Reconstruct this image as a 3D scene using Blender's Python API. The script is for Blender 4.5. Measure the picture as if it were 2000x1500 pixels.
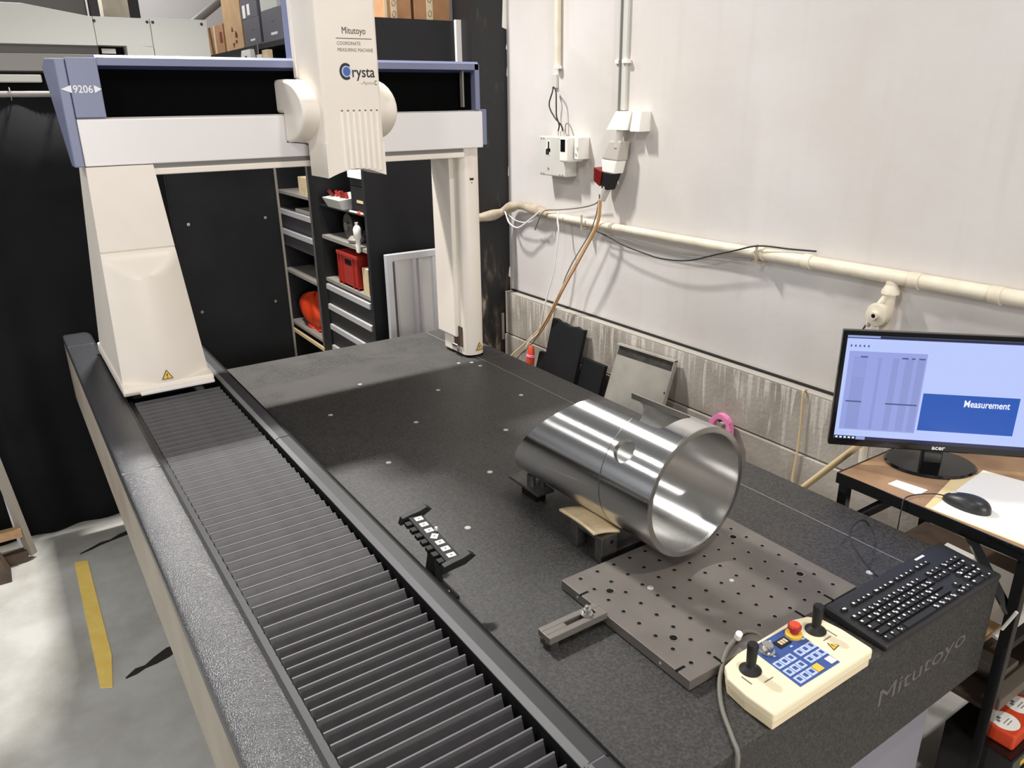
import bpy, bmesh, math, random
from mathutils import Matrix, Vector
random.seed(7)
S = bpy.context.scene
COL = S.collection
for o in list(bpy.data.objects):
    bpy.data.objects.remove(o)

# ------------------------------------------------------------------ camera
cam = bpy.data.cameras.new('camera')
cam.sensor_width = 36.0
cam.lens = 36.0 * 1492.17 / 2000.0
cam.clip_start = 0.02
camo = bpy.data.objects.new('camera', cam)
COL.objects.link(camo)
R = (Matrix.Rotation(-0.585942385, 4, 'Z') @ Matrix.Rotation(1.21904366, 4, 'X')
     @ Matrix.Rotation(-0.0145183821, 4, 'Z'))
camo.matrix_world = Matrix.Translation((0, 0, 1.80)) @ R
S.camera = camo

# ------------------------------------------------------------------ world, lamps, exposure
w = bpy.data.worlds.new('hall_light')
S.world = w
w.use_nodes = True
bgn = w.node_tree.nodes['Background']
bgn.inputs[0].default_value = (0.96, 0.97, 1.0, 1)
bgn.inputs[1].default_value = 0.17
S.view_settings.view_transform = 'Standard'
S.view_settings.look = 'None'
S.view_settings.gamma = 1.0
S.view_settings.use_curve_mapping = False
S.view_settings.exposure = 0.0

def lamp(name, loc, target, sx, sy, power, col=(1, .96, .9), spread=180):
    d = bpy.data.lights.new(name, 'AREA')
    d.shape = 'RECTANGLE'
    d.size, d.size_y, d.energy, d.color = sx, sy, power, col
    d.spread = math.radians(spread)
    o = bpy.data.objects.new(name, d)
    COL.objects.link(o)
    o.location = loc
    v = Vector(target) - Vector(loc)
    o.rotation_euler = v.to_track_quat('-Z', 'Y').to_euler()
    return o
lamp('ceiling_or_fill_lamp', (0.95, 3.75, 3.8), (0.9, 2.9, 0), 0.30, 0.12, 76, (1, .98, .95), 108)
lamp('ceiling_or_fill_lamp', (1.25, -0.3, 4.2), (2.0, 1.2, 0), 0.30, 0.12, 44, (1, .97, .93))
lamp('ceiling_or_fill_lamp', (-1.5, 4.0, 3.9), (0.6, 2.0, 0.5), 0.06, 0.4, 18, (1, .98, .95))
lamp('ceiling_or_fill_lamp', (-4.6, 4.6, 4.2), (0.2, 2.0, 0.6), 0.12, 0.6, 42, (.98, .985, 1))
lamp('ceiling_or_fill_lamp', (-2.0, 0.6, 4.2), (0.3, 1.6, 0.5), 0.3, 0.5, 44, (1, .97, .93))  # general fill, added to light the table top and left floor
lamp('daylight_door', (-6.0, 1.5, 1.9), (0, 1.6, 1.2), 2.2, 1.4, 75, (.88, .94, 1))
lamp('front_fill', (-0.3, -5.0, 2.1), (0.8, 1.6, 1.3), 2.4, 1.6, 205, (1, .97, .94))  # unseen fill added behind the camera to brighten front-facing surfaces
lamp('ceiling_or_fill_lamp', (0.4, 7.2, 4.2), (0.6, 6.4, 0), 0.5, 0.16, 80, (.97, .98, 1))  # fill added to brighten the far wall and machine tool

# ------------------------------------------------------------------ materials
def mat(name, col, rough=.5, metal=0., spec=.5, noise=None, bump=None, aniso=None, emit=None, coat=0.):
    m = bpy.data.materials.new(name)
    m.use_nodes = True
    nt = m.node_tree
    b = nt.nodes['Principled BSDF']
    b.inputs['Base Color'].default_value = (*col, 1)
    b.inputs['Roughness'].default_value = rough
    b.inputs['Metallic'].default_value = metal
    b.inputs['Specular IOR Level'].default_value = spec
    if coat:
        b.inputs['Coat Weight'].default_value = coat
    tc = None
    if noise or bump:
        tc = nt.nodes.new('ShaderNodeTexCoord')
    if noise:
        col2, scale, detail, lo, hi = noise
        n = nt.nodes.new('ShaderNodeTexNoise')
        n.inputs['Scale'].default_value = scale
        n.inputs['Detail'].default_value = detail
        nt.links.new(tc.outputs['Object'], n.inputs['Vector'])
        r = nt.nodes.new('ShaderNodeValToRGB')
        r.color_ramp.elements[0].position = lo
        r.color_ramp.elements[1].position = hi
        r.color_ramp.elements[0].color = (*col, 1)
        r.color_ramp.elements[1].color = (*col2, 1)
        nt.links.new(n.outputs['Fac'], r.inputs['Fac'])
        nt.links.new(r.outputs['Color'], b.inputs['Base Color'])
    if bump:
        scale, strength, dist = bump
        n2 = nt.nodes.new('ShaderNodeTexNoise')
        n2.inputs['Scale'].default_value = scale
        n2.inputs['Detail'].default_value = 2
        nt.links.new(tc.outputs['Object'], n2.inputs['Vector'])
        bp = nt.nodes.new('ShaderNodeBump')
        bp.inputs['Strength'].default_value = strength
        bp.inputs['Distance'].default_value = dist
        nt.links.new(n2.outputs['Fac'], bp.inputs['Height'])
        nt.links.new(bp.outputs['Normal'], b.inputs['Normal'])
    if aniso:
        b.inputs['Anisotropic'].default_value = aniso
        t = nt.nodes.new('ShaderNodeTangent')
        t.direction_type = 'RADIAL'
        t.axis = 'Y'
        b.inputs['Anisotropic Rotation'].default_value = .25
        nt.links.new(t.outputs['Tangent'], b.inputs['Tangent'])
    if emit:
        b.inputs['Emission Color'].default_value = (*emit[0], 1)
        b.inputs['Emission Strength'].default_value = emit[1]
    return m

def s2l(r, g, b):
    f = lambda c: (c / 255 / 12.92) if c <= 10 else ((c / 255 + .055) / 1.055) ** 2.4
    return (f(r), f(g), f(b))

M = {}
M['beige'] = mat('beige_paint', s2l(238, 229, 217), .38, noise=(s2l(232, 222, 209), 6, 3, .3, .75))
M['beam_white'] = mat('white_beam_paint', s2l(232, 228, 226), .3)
M['blue'] = mat('blue_paint', s2l(122, 127, 155), .38)
M['blue_dark'] = mat('dark_blue_paint', s2l(70, 76, 112), .4)
M['black'] = mat('black_paint', (.006, .006, .007), .45)
M['void'] = mat('black_rubber_and_shade', (.003, .003, .003), .8, spec=.2)  # also the shade inside holes and slots, put in as black
M['bridge_black'] = mat('black_bellows_cloth', (.002, .002, .002), .9, spec=.05)
M['cover'] = mat('textured_grey_cover_paint', (.046, .046, .050), .24, spec=1., noise=((.060, .059, .064), 300, 2, .35, .65), bump=(420, .45, .004))
M['cover_smooth'] = mat('grey_cover_paint', (.036, .035, .037), .45)
M['rail_edge'] = mat('light_grey_edge', s2l(112, 110, 112), .4, metal=.2)  # rail edge grey, also the light painted into cover seams
M['fold'] = mat('bellows_cloth', (.086, .082, .085), .65, spec=.22, noise=((.100, .096, .099), 40, 2, .3, .7))
M['fold_edge'] = mat('bellows_piping', s2l(104, 99, 102), .5)
M['steel'] = mat('turned_steel', (.78, .77, .76), .20, metal=1, aniso=.93)
M['steel_in'] = mat('bored_steel', (.66, .65, .63), .27, metal=1, aniso=.85)
M['steel_plain'] = mat('bright_steel', (.55, .54, .52), .25, metal=1)
M['steel_dark'] = mat('dark_steel', (.16, .15, .14), .42, metal=.8, noise=((.10, .095, .09), 30, 4, .35, .7))
M['plate'] = mat('oiled_steel_plate', (.190, .170, .150), .5, metal=.25, noise=((.150, .132, .115), 9, 4, .35, .7))
M['insert'] = mat('insert_steel', (.75, .75, .74), .3, metal=.6)
M['wood'] = mat('raw_wood', s2l(196, 160, 118), .6, noise=(s2l(170, 132, 92), 35, 4, .3, .7))
M['wood_cap'] = mat('pale_wood', s2l(226, 206, 168), .55, noise=(s2l(205, 180, 140), 30, 3, .35, .7))
M['desk_wood'] = mat('desk_board', s2l(176, 140, 104), .45, noise=(s2l(136, 102, 74), 9, 5, .35, .7))
M['cardboard'] = mat('cardboard', s2l(200, 165, 122), .8, noise=(s2l(188, 150, 108), 12, 3, .3, .7))
M['cardboard2'] = mat('brown_cardboard', s2l(176, 132, 92), .8, noise=(s2l(162, 118, 80), 12, 3, .3, .7))
M['tape'] = mat('parcel_tape', s2l(216, 196, 160), .35)
M['white'] = mat('white_plastic', s2l(238, 234, 226), .4)
M['paper'] = mat('white_paper', s2l(250, 247, 240), .7)
M['paper_y'] = mat('cream_folder', s2l(238, 214, 160), .7)
M['ink'] = mat('black_ink', (.02, .018, .018), .6)
M['ink_soft'] = mat('grey_ink', s2l(120, 112, 104), .6)
M['white_ink'] = mat('white_ink', s2l(235, 235, 238), .5)
M['grey_ink'] = mat('silver_ink', s2l(104, 100, 96), .45)
M['logo_blue'] = mat('logo_blue', s2l(78, 100, 165), .4)
M['yellow'] = mat('sticker_yellow', s2l(238, 194, 70), .5)
M['red'] = mat('red_plastic', s2l(168, 40, 30), .4)
M['dark_red'] = mat('dark_red_plastic', s2l(112, 22, 18), .4)
M['orange'] = mat('orange_plastic', s2l(214, 72, 38), .4)
M['orange_bag'] = mat('orange_bag', s2l(222, 66, 24), .45)
M['pink'] = mat('pink_webbing', s2l(250, 150, 196), .6)
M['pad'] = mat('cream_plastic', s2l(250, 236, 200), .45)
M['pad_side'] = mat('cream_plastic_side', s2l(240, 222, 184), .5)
M['pad_blue'] = mat('panel_blue', s2l(58, 86, 150), .4)
M['pad_btn'] = mat('button_pale_blue', s2l(190, 205, 240), .4)
M['black_plastic'] = mat('black_plastic', (.010, .010, .010), .55, spec=.35)
M['key'] = mat('key_black', (.014, .014, .015), .4)
M['key_body'] = mat('keyboard_black', (.018, .018, .019), .38)
M['gloss_black'] = mat('gloss_black', (.006, .006, .006), .12)
M['grey_plastic'] = mat('grey_plastic', s2l(204, 202, 194), .5)
M['clear_grey'] = mat('smoky_plastic', s2l(186, 180, 170), .35)
M['pipe'] = mat('painted_pipe', s2l(232, 222, 200), .5, noise=(s2l(216, 204, 182), 14, 3, .35, .7))
M['pipe_grimy'] = mat('grimy_pipe', s2l(190, 176, 154), .6, noise=(s2l(150, 136, 116), 20, 4, .3, .7))
M['cable_w'] = mat('white_cable', s2l(230, 228, 224), .5)
M['cable_g'] = mat('grey_cable', s2l(120, 116, 108), .5)
M['cable_b'] = mat('black_cable', (.015, .014, .014), .5)
M['cable_br'] = mat('brown_cable', s2l(176, 124, 74), .5)
M['cable_cream'] = mat('cream_cable', s2l(222, 196, 150), .5)
M['alu'] = mat('aluminium', s2l(226, 226, 230), .35, metal=.4)
M['alu_sheet'] = mat('aluminium_sheet', s2l(224, 222, 220), .45, metal=.1)
M['grey_sheet'] = mat('grey_sheet_metal', s2l(178, 174, 164), .45, metal=.2, noise=(s2l(160, 155, 146), 8, 4, .3, .7))
M['handle'] = mat('grey_handle', s2l(186, 184, 184), .45)
M['drawer'] = mat('dark_drawer', (.014, .014, .016), .5)
M['drawer_grey'] = mat('grey_drawer', (.055, .052, .06), .5)
M['rack_black'] = mat('rack_black', (.014, .014, .016), .55, spec=.3)
M['shelf_grey'] = mat('shelf_grey', s2l(150, 144, 136), .5)
M['trim'] = mat('panel_trim', s2l(150, 142, 130), .4)
M['curtain'] = mat('black_curtain', (.0055, .0055, .006), .8, spec=.15, noise=((.010, .010, .011), 3, 4, .4, .75))
M['board_black'] = mat('black_board', (.007, .007, .0075), .6, spec=.25, noise=((.013, .013, .014), 4, 4, .4, .75))
M['cnc'] = mat('cnc_paint', s2l(206, 206, 197), .5)
M['cnc_side'] = mat('cnc_paint_bright', s2l(190, 188, 178), .45)
M['cnc_grey'] = mat('cnc_grey', s2l(128, 124, 120), .4)
M['cnc_dark'] = mat('cnc_dark', s2l(92, 88, 84), .5)
M['stand'] = mat('stand_grey', s2l(140, 138, 146), .5)
M['box_grey'] = mat('grey_carton', s2l(98, 96, 102), .6)
M['flat_bar'] = mat('grey_flat_bar', s2l(120, 112, 100), .45, metal=.4)
M['dirty_brown'] = mat('dirty_brown', s2l(92, 74, 58), .7, noise=(s2l(60, 48, 40), 14, 4, .3, .7))
M['skirt'] = mat('dusty_beige_skirt', s2l(176, 166, 150), .5, noise=(s2l(158, 146, 130), 5, 4, .3, .7))
M['hole_rim'] = mat('hole_rim_steel', (.30, .275, .25), .35, metal=.6)
M['groove'] = mat('light_groove', s2l(132, 128, 126), .45)
M['line_yellow'] = mat('yellow_floor_paint', s2l(252, 220, 120), .6, noise=(s2l(244, 204, 96), 18, 4, .35, .75))
M['crack'] = mat('crack_dirt', (.02, .016, .013), .9)

def mat_granite():
    m = mat('speckled_granite', (.03, .03, .03), .5, spec=.65)
    nt = m.node_tree
    b = nt.nodes['Principled BSDF']
    tc = nt.nodes.new('ShaderNodeTexCoord')
    geo = nt.nodes.new('ShaderNodeNewGeometry')
    n = nt.nodes.new('ShaderNodeTexNoise')
    n.inputs['Scale'].default_value = 190
    n.inputs['Detail'].default_value = 3
    nt.links.new(tc.outputs['Object'], n.inputs['Vector'])
    r = nt.nodes.new('ShaderNodeValToRGB')
    e = r.color_ramp.elements
    e[0].position = .36
    e[0].color = (.017, .016, .015, 1)
    e[1].position = .74
    e[1].color = (.066, .062, .057, 1)
    nt.links.new(n.outputs['Fac'], r.inputs['Fac'])
    # dusty strip behind the bridge's travel: smudged dirt, its straight edge painting the bridge shadow's back edge at y = 2.72
    sep = nt.nodes.new('ShaderNodeSeparateXYZ')
    nt.links.new(geo.outputs['Position'], sep.inputs[0])
    gt = nt.nodes.new('ShaderNodeMapRange')
    gt.inputs['From Min'].default_value = 2.715
    gt.inputs['From Max'].default_value = 2.73
    nt.links.new(sep.outputs['Y'], gt.inputs['Value'])
    n2 = nt.nodes.new('ShaderNodeTexNoise')
    n2.inputs['Scale'].default_value = 5
    n2.inputs['Detail'].default_value = 5
    n2.inputs['Distortion'].default_value = .8
    nt.links.new(geo.outputs['Position'], n2.inputs['Vector'])
    r2 = nt.nodes.new('ShaderNodeMapRange')
    r2.inputs['From Min'].default_value = .38
    r2.inputs['From Max'].default_value = .58
    nt.links.new(n2.outputs['Fac'], r2.inputs['Value'])
    mu = nt.nodes.new('ShaderNodeMath')
    mu.operation = 'MULTIPLY'
    nt.links.new(gt.outputs[0], mu.inputs[0])
    nt.links.new(r2.outputs[0], mu.inputs[1])
    mx = nt.nodes.new('ShaderNodeMix')
    mx.data_type = 'RGBA'
    nt.links.new(mu.outputs[0], mx.inputs['Factor'])
    nt.links.new(r.outputs['Color'], mx.inputs['A'])
    mx.inputs['B'].default_value = (.050, .046, .042, 1)
    nt.links.new(mx.outputs['Result'], b.inputs['Base Color'])
    rr = nt.nodes.new('ShaderNodeMapRange')
    rr.inputs['To Min'].default_value = .52
    rr.inputs['To Max'].default_value = .95
    nt.links.new(gt.outputs[0], rr.inputs['Value'])
    nt.links.new(rr.outputs[0], b.inputs['Roughness'])
    return m
M['granite'] = mat_granite()

def mat_floor():
    m = mat('painted_concrete_floor', s2l(172, 170, 160), .5)
    nt = m.node_tree
    b = nt.nodes['Principled BSDF']
    tc = nt.nodes.new('ShaderNodeTexCoord')
    n = nt.nodes.new('ShaderNodeTexNoise')
    n.inputs['Scale'].default_value = 3.2
    n.inputs['Detail'].default_value = 8
    n.inputs['Roughness'].default_value = .65
    nt.links.new(tc.outputs['Object'], n.inputs['Vector'])
    r = nt.nodes.new('ShaderNodeValToRGB')
    r.color_ramp.elements[0].position = .34
    r.color_ramp.elements[0].color = (*s2l(166, 163, 154), 1)
    r.color_ramp.elements[1].position = .62
    r.color_ramp.elements[1].color = (*s2l(194, 192, 186), 1)
    nt.links.new(n.outputs['Fac'], r.inputs['Fac'])
    nt.links.new(r.outputs['Color'], b.inputs['Base Color'])
    return m
M['floor'] = mat_floor()

def mat_wall():
    m = mat('white_painted_wall', s2l(228, 224, 220), .6, bump=(30, .08, .01))
    nt = m.node_tree
    b = nt.nodes['Principled BSDF']
    tc = nt.nodes.new('ShaderNodeTexCoord')
    n = nt.nodes.new('ShaderNodeTexNoise')
    n.inputs['Scale'].default_value = 1.1
    n.inputs['Detail'].default_value = 5
    nt.links.new(tc.outputs['Object'], n.inputs['Vector'])
    r = nt.nodes.new('ShaderNodeValToRGB')
    r.color_ramp.elements[0].position = .36
    r.color_ramp.elements[0].color = (*s2l(208, 201, 194), 1)
    r.color_ramp.elements[1].position = .58
    r.color_ramp.elements[1].color = (*s2l(216, 211, 208), 1)
    nt.links.new(n.outputs['Fac'], r.inputs['Fac'])
    # grimy run marks above the plinth
    mp = nt.nodes.new('ShaderNodeMapping')
    mp.inputs['Scale'].default_value = (1, 16, 1.2)
    nt.links.new(tc.outputs['Object'], mp.inputs['Vector'])
    n2 = nt.nodes.new('ShaderNodeTexNoise')
    n2.inputs['Scale'].default_value = 1
    n2.inputs['Detail'].default_value = 3
    nt.links.new(mp.outputs[0], n2.inputs['Vector'])
    r2 = nt.nodes.new('ShaderNodeMapRange')
    r2.inputs['From Min'].default_value = .58
    r2.inputs['From Max'].default_value = .75
    r2.inputs['To Max'].default_value = .10
    nt.links.new(n2.outputs['Fac'], r2.inputs['Value'])
    mx = nt.nodes.new('ShaderNodeMix')
    mx.data_type = 'RGBA'
    nt.links.new(r2.outputs[0], mx.inputs['Factor'])
    nt.links.new(r.outputs['Color'], mx.inputs['A'])
    mx.inputs['B'].default_value = (*s2l(176, 166, 152), 1)
    nt.links.new(mx.outputs['Result'], b.inputs['Base Color'])
    return m
M['wall'] = mat_wall()

def mat_plinth():
    m = mat('stained_concrete', s2l(140, 132, 122), .75, bump=(60, .2, .01))
    nt = m.node_tree
    b = nt.nodes['Principled BSDF']
    geo = nt.nodes.new('ShaderNodeNewGeometry')
    n0 = nt.nodes.new('ShaderNodeTexNoise')
    n0.inputs['Scale'].default_value = 4
    n0.inputs['Detail'].default_value = 6
    nt.links.new(geo.outputs['Position'], n0.inputs['Vector'])
    r0 = nt.nodes.new('ShaderNodeValToRGB')
    r0.color_ramp.elements[0].position = .34
    r0.color_ramp.elements[0].color = (*s2l(146, 137, 126), 1)
    r0.color_ramp.elements[1].position = .64
    r0.color_ramp.elements[1].color = (*s2l(180, 172, 161), 1)
    nt.links.new(n0.outputs['Fac'], r0.inputs['Fac'])
    # old white paint that ran down from the wall above
    mp = nt.nodes.new('ShaderNodeMapping')
    mp.inputs['Scale'].default_value = (1, 34, 2.4)
    nt.links.new(geo.outputs['Position'], mp.inputs['Vector'])
    n = nt.nodes.new('ShaderNodeTexNoise')
    n.inputs['Scale'].default_value = 1.3
    n.inputs['Detail'].default_value = 2
    n.inputs['Distortion'].default_value = .9
    nt.links.new(mp.outputs[0], n.inputs['Vector'])
    sep = nt.nodes.new('ShaderNodeSeparateXYZ')
    nt.links.new(geo.outputs['Position'], sep.inputs[0])
    z = nt.nodes.new('ShaderNodeMapRange')
    z.inputs['From Min'].default_value = .42
    z.inputs['From Max'].default_value = .80
    z.inputs['To Min'].default_value = -.16
    z.inputs['To Max'].default_value = .06
    nt.links.new(sep.outputs['Z'], z.inputs['Value'])
    ad = nt.nodes.new('ShaderNodeMath')
    ad.operation = 'ADD'
    nt.links.new(n.outputs['Fac'], ad.inputs[0])
    nt.links.new(z.outputs[0], ad.inputs[1])
    mk = nt.nodes.new('ShaderNodeMapRange')
    mk.inputs['From Min'].default_value = .53
    mk.inputs['From Max'].default_value = .66
    mk.inputs['To Max'].default_value = .75
    nt.links.new(ad.outputs[0], mk.inputs['Value'])
    mx = nt.nodes.new('ShaderNodeMix')
    mx.data_type = 'RGBA'
    nt.links.new(mk.outputs[0], mx.inputs['Factor'])
    nt.links.new(r0.outputs['Color'], mx.inputs['A'])
    mx.inputs['B'].default_value = (*s2l(222, 214, 202), 1)
    nt.links.new(mx.outputs['Result'], b.inputs['Base Color'])
    return m
M['plinth'] = mat_plinth()

def mat_pillar():
    m = mat('scuffed_black_wall', (.010, .010, .011), .5)
    nt = m.node_tree
    b = nt.nodes['Principled BSDF']
    geo = nt.nodes.new('ShaderNodeNewGeometry')
    mp = nt.nodes.new('ShaderNodeMapping')
    mp.inputs['Scale'].default_value = (26, 4, 7)
    nt.links.new(geo.outputs['Position'], mp.inputs['Vector'])
    n = nt.nodes.new('ShaderNodeTexNoise')
    n.inputs['Scale'].default_value = 1
    n.inputs['Detail'].default_value = 5
    nt.links.new(mp.outputs[0], n.inputs['Vector'])
    sep = nt.nodes.new('ShaderNodeSeparateXYZ')
    nt.links.new(geo.outputs['Position'], sep.inputs[0])
    z = nt.nodes.new('ShaderNodeMapRange')
    z.inputs['From Min'].default_value = 1.15
    z.inputs['From Max'].default_value = .75
    z.inputs['To Min'].default_value = -.12
    z.inputs['To Max'].default_value = .08
    nt.links.new(sep.outputs['Z'], z.inputs['Value'])
    ad = nt.nodes.new('ShaderNodeMath')
    ad.operation = 'ADD'
    nt.links.new(n.outputs['Fac'], ad.inputs[0])
    nt.links.new(z.outputs[0], ad.inputs[1])
    r = nt.nodes.new('ShaderNodeValToRGB')
    e = r.color_ramp.elements
    e[0].position = .52
    e[0].color = (.009, .009, .010, 1)
    e[1].position = .82
    e[1].color = (*s2l(170, 158, 142), 1)
    k = e.new(.66)
    k.color = (*s2l(70, 60, 52), 1)
    nt.links.new(ad.outputs[0], r.inputs['Fac'])
    nt.links.new(r.outputs['Color'], b.inputs['Base Color'])
    return m
M['pillar'] = mat_pillar()

def emis(name, col, k):
    return mat(name, (.01, .01, .012), .25, emit=(col, k))
M['scr'] = emis('screen_pale_blue', s2l(186, 202, 252), .98)
M['scr_list'] = emis('screen_list', s2l(152, 164, 228), .95)
M['scr_col'] = emis('screen_column', s2l(142, 154, 214), .95)
M['scr_blue'] = emis('screen_popup_blue', s2l(28, 84, 178), 1.0)
M['scr_dark'] = emis('screen_bar', s2l(26, 32, 70), 1.0)
M['scr_white'] = emis('screen_white', s2l(236, 240, 255), 1.0)
M['scr_line'] = emis('screen_line', s2l(70, 86, 130), 1.0)

# ------------------------------------------------------------------ builders
WM = {}   # world matrix of every empty / part that has children

class B:
    def __init__(self):
        self.bm = bmesh.new()
        self.mi = 0
        self.x = Matrix.Identity(4)
    def _v(self, p):
        return self.bm.verts.new(self.x @ Vector(p))
    def _f(self, vs):
        try:
            f = self.bm.faces.new(vs)
            f.material_index = self.mi
            return f
        except ValueError:
            return None
    def box(self, x0, x1, y0, y1, z0, z1):
        v = [self._v(p) for p in ((x0,y0,z0),(x1,y0,z0),(x1,y1,z0),(x0,y1,z0),(x0,y0,z1),(x1,y0,z1),(x1,y1,z1),(x0,y1,z1))]
        for q in ((3,2,1,0),(4,5,6,7),(0,1,5,4),(1,2,6,5),(2,3,7,6),(3,0,4,7)):
            self._f([v[i] for i in q])
        return self
    def hexa(self, p8):
        v = [self._v(p) for p in p8]
        for q in ((3,2,1,0),(4,5,6,7),(0,1,5,4),(1,2,6,5),(2,3,7,6),(3,0,4,7)):
            self._f([v[i] for i in q])
        return self
    def prism(self, poly, axis, a0, a1):
        """extrude a 2-D polygon along an axis: poly is (y,z) for X, (x,z) for Y, (x,y) for Z"""
        def P(q, a):
            return {'X': (a, q[0], q[1]), 'Y': (q[0], a, q[1]), 'Z': (q[0], q[1], a)}[axis]
        A = [self._v(P(q, a0)) for q in poly]
        Bv = [self._v(P(q, a1)) for q in poly]
        n = len(poly)
        self._f(list(reversed(A)))
        self._f(Bv)
        for i in range(n):
            self._f([A[i], A[(i+1) % n], Bv[(i+1) % n], Bv[i]])
        return self
    def tube(self, pts, r, seg=10, caps=True):
        pts = [Vector(p) for p in pts]
        rs = r if isinstance(r, (list, tuple)) else [r] * len(pts)
        rings = []
        up = None
        for i, p in enumerate(pts):
            if i == 0:
                t = pts[1] - pts[0]
            elif i == len(pts) - 1:
                t = pts[-1] - pts[-2]
            else:
                t = (pts[i+1] - pts[i]).normalized() + (pts[i] - pts[i-1]).normalized()
            t.normalize()
            if up is None:
                up = Vector((0, 0, 1)) if abs(t.z) < .9 else Vector((1, 0, 0))
            a = t.cross(up)
            a.normalize()
            bb = a.cross(t)
            up = bb
            rings.append([self._v(p + rs[i] * (math.cos(2*math.pi*k/seg) * a + math.sin(2*math.pi*k/seg) * bb)) for k in range(seg)])
        for i in range(len(rings) - 1):
            for k in range(seg):
                self._f([rings[i][k], rings[i][(k+1) % seg], rings[i+1][(k+1) % seg], rings[i+1][k]])
        if caps:
            self._f(list(reversed(rings[0])))
            self._f(rings[-1])
        return self
    def lathe(self, prof, o=(0, 0, 0), seg=24, sx=1, sy=1):
        rings = []
        for r, z in prof:
            rings.append([self._v((o[0] + sx*r*math.cos(2*math.pi*k/seg), o[1] + sy*r*math.sin(2*math.pi*k/seg), o[2] + z)) for k in range(seg)])
        for i in range(len(rings) - 1):
            for k in range(seg):
                self._f([rings[i][k], rings[i][(k+1) % seg], rings[i+1][(k+1) % seg], rings[i+1][k]])
        if prof[0][0] > 1e-5:
            self._f(list(reversed(rings[0])))
        if prof[-1][0] > 1e-5:
            self._f(rings[-1])
        return self
    def grid(self, fn, nu, nv):
        V = [[self._v(fn(i/nu, j/nv)) for j in range(nv+1)] for i in range(nu+1)]
        for i in range(nu):
            for j in range(nv):
                self._f([V[i][j], V[i+1][j], V[i+1][j+1], V[i][j+1]])
        return V
    def build(self, name, mats, parent=None, bevel=0, smooth=None, local=False, segs=2):
        mats = mats if isinstance(mats, (list, tuple)) else [mats]
        bmesh.ops.remove_doubles(self.bm, verts=self.bm.verts, dist=1e-6)
        bmesh.ops.recalc_face_normals(self.bm, faces=self.bm.faces)
        me = bpy.data.meshes.new(name)
        W = WM.get(parent) if parent is not None else None
        if W is not None and not local:
            self.bm.transform(W.inverted())
        if smooth is not None:
            for f in self.bm.faces:
                f.smooth = True
            for e in self.bm.edges:
                if len(e.link_faces) == 2 and e.calc_face_angle(0) > math.radians(smooth):
                    e.smooth = False
        self.bm.to_mesh(me)
        self.bm.free()
        for m in mats:
            me.materials.append(M[m] if isinstance(m, str) else m)
        o = bpy.data.objects.new(name, me)
        COL.objects.link(o)
        if parent is not None:
            o.parent = parent
            WM[o] = W
        if bevel:
            md = o.modifiers.new('bevel', 'BEVEL')
            md.width = bevel
            md.segments = segs
            md.limit_method = 'ANGLE'
            md.angle_limit = math.radians(40)
            md.harden_normals = False
        return o

def tag(o, label=None, cat=None, group=None, kind=None):
    if label:
        o['label'] = label
    if cat:
        o['category'] = cat
    if group:
        o['group'] = group
    if kind:
        o['kind'] = kind
    return o

def thing(name, label, cat, loc=(0, 0, 0), rz=0., group=None, rx=0., ry=0.):
    o = bpy.data.objects.new(name, None)
    o.empty_display_size = .05
    COL.objects.link(o)
    o.location = loc
    o.rotation_euler = (rx, ry, rz)
    WM[o] = Matrix.Translation(loc) @ o.rotation_euler.to_matrix().to_4x4()
    return tag(o, label, cat, group)

def solo(o, label, cat, group=None):
    """a one-mesh thing authored in world coordinates: move its origin to its base"""
    vs = [v.co for v in o.data.vertices]
    c = Vector(((min(v.x for v in vs) + max(v.x for v in vs)) / 2, (min(v.y for v in vs) + max(v.y for v in vs)) / 2, min(v.z for v in vs)))
    o.data.transform(Matrix.Translation(-c))
    o.location = c
    return tag(o, label, cat, group)

def struct(o):
    o['kind'] = 'structure'
    return o

def text(s, width, height, m, parent, mw, name='lettering', extrude=.0006, shear=0, bold=0.):
    """flat raised lettering; mw places its lower-left corner (x right, y up, z out of the surface) in world space"""
    c = bpy.data.curves.new('t', 'FONT')
    c.body = s
    c.extrude = 0
    c.shear = shear
    c.offset = bold
    c.resolution_u = 3
    o = bpy.data.objects.new('t', c)
    COL.objects.link(o)
    dg = bpy.context.evaluated_depsgraph_get()
    dg.update()
    me = bpy.data.meshes.new_from_object(o.evaluated_get(dg))
    bpy.data.objects.remove(o)
    bpy.data.curves.remove(c)
    xs = [v.co.x for v in me.vertices]
    ys = [v.co.y for v in me.vertices]
    sx = width / (max(xs) - min(xs))
    sy = height / (max(ys) - min(ys)) if height else sx
    me.transform(Matrix.Diagonal((sx, sy, 1, 1)) @ Matrix.Translation((-min(xs), -min(ys), 0)))
    bm = bmesh.new()
    bm.from_mesh(me)
    bm.transform(mw @ Matrix.Translation((0, 0, extrude)))
    W = WM.get(parent)
    if W is not None:
        bm.transform(W.inverted())
    bm.to_mesh(me)
    bm.free()
    me.name = name
    me.materials.clear()
    me.materials.append(M[m])
    t = bpy.data.objects.new(name, me)
    COL.objects.link(t)
    t.parent = parent
    WM[t] = W
    return t

def frame(o, xdir, ydir):
    x = Vector(xdir).normalized()
    y = Vector(ydir).normalized()
    z = x.cross(y)
    m = Matrix((x, y, z)).transposed().to_4x4()
    return Matrix.Translation(o) @ m

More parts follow.
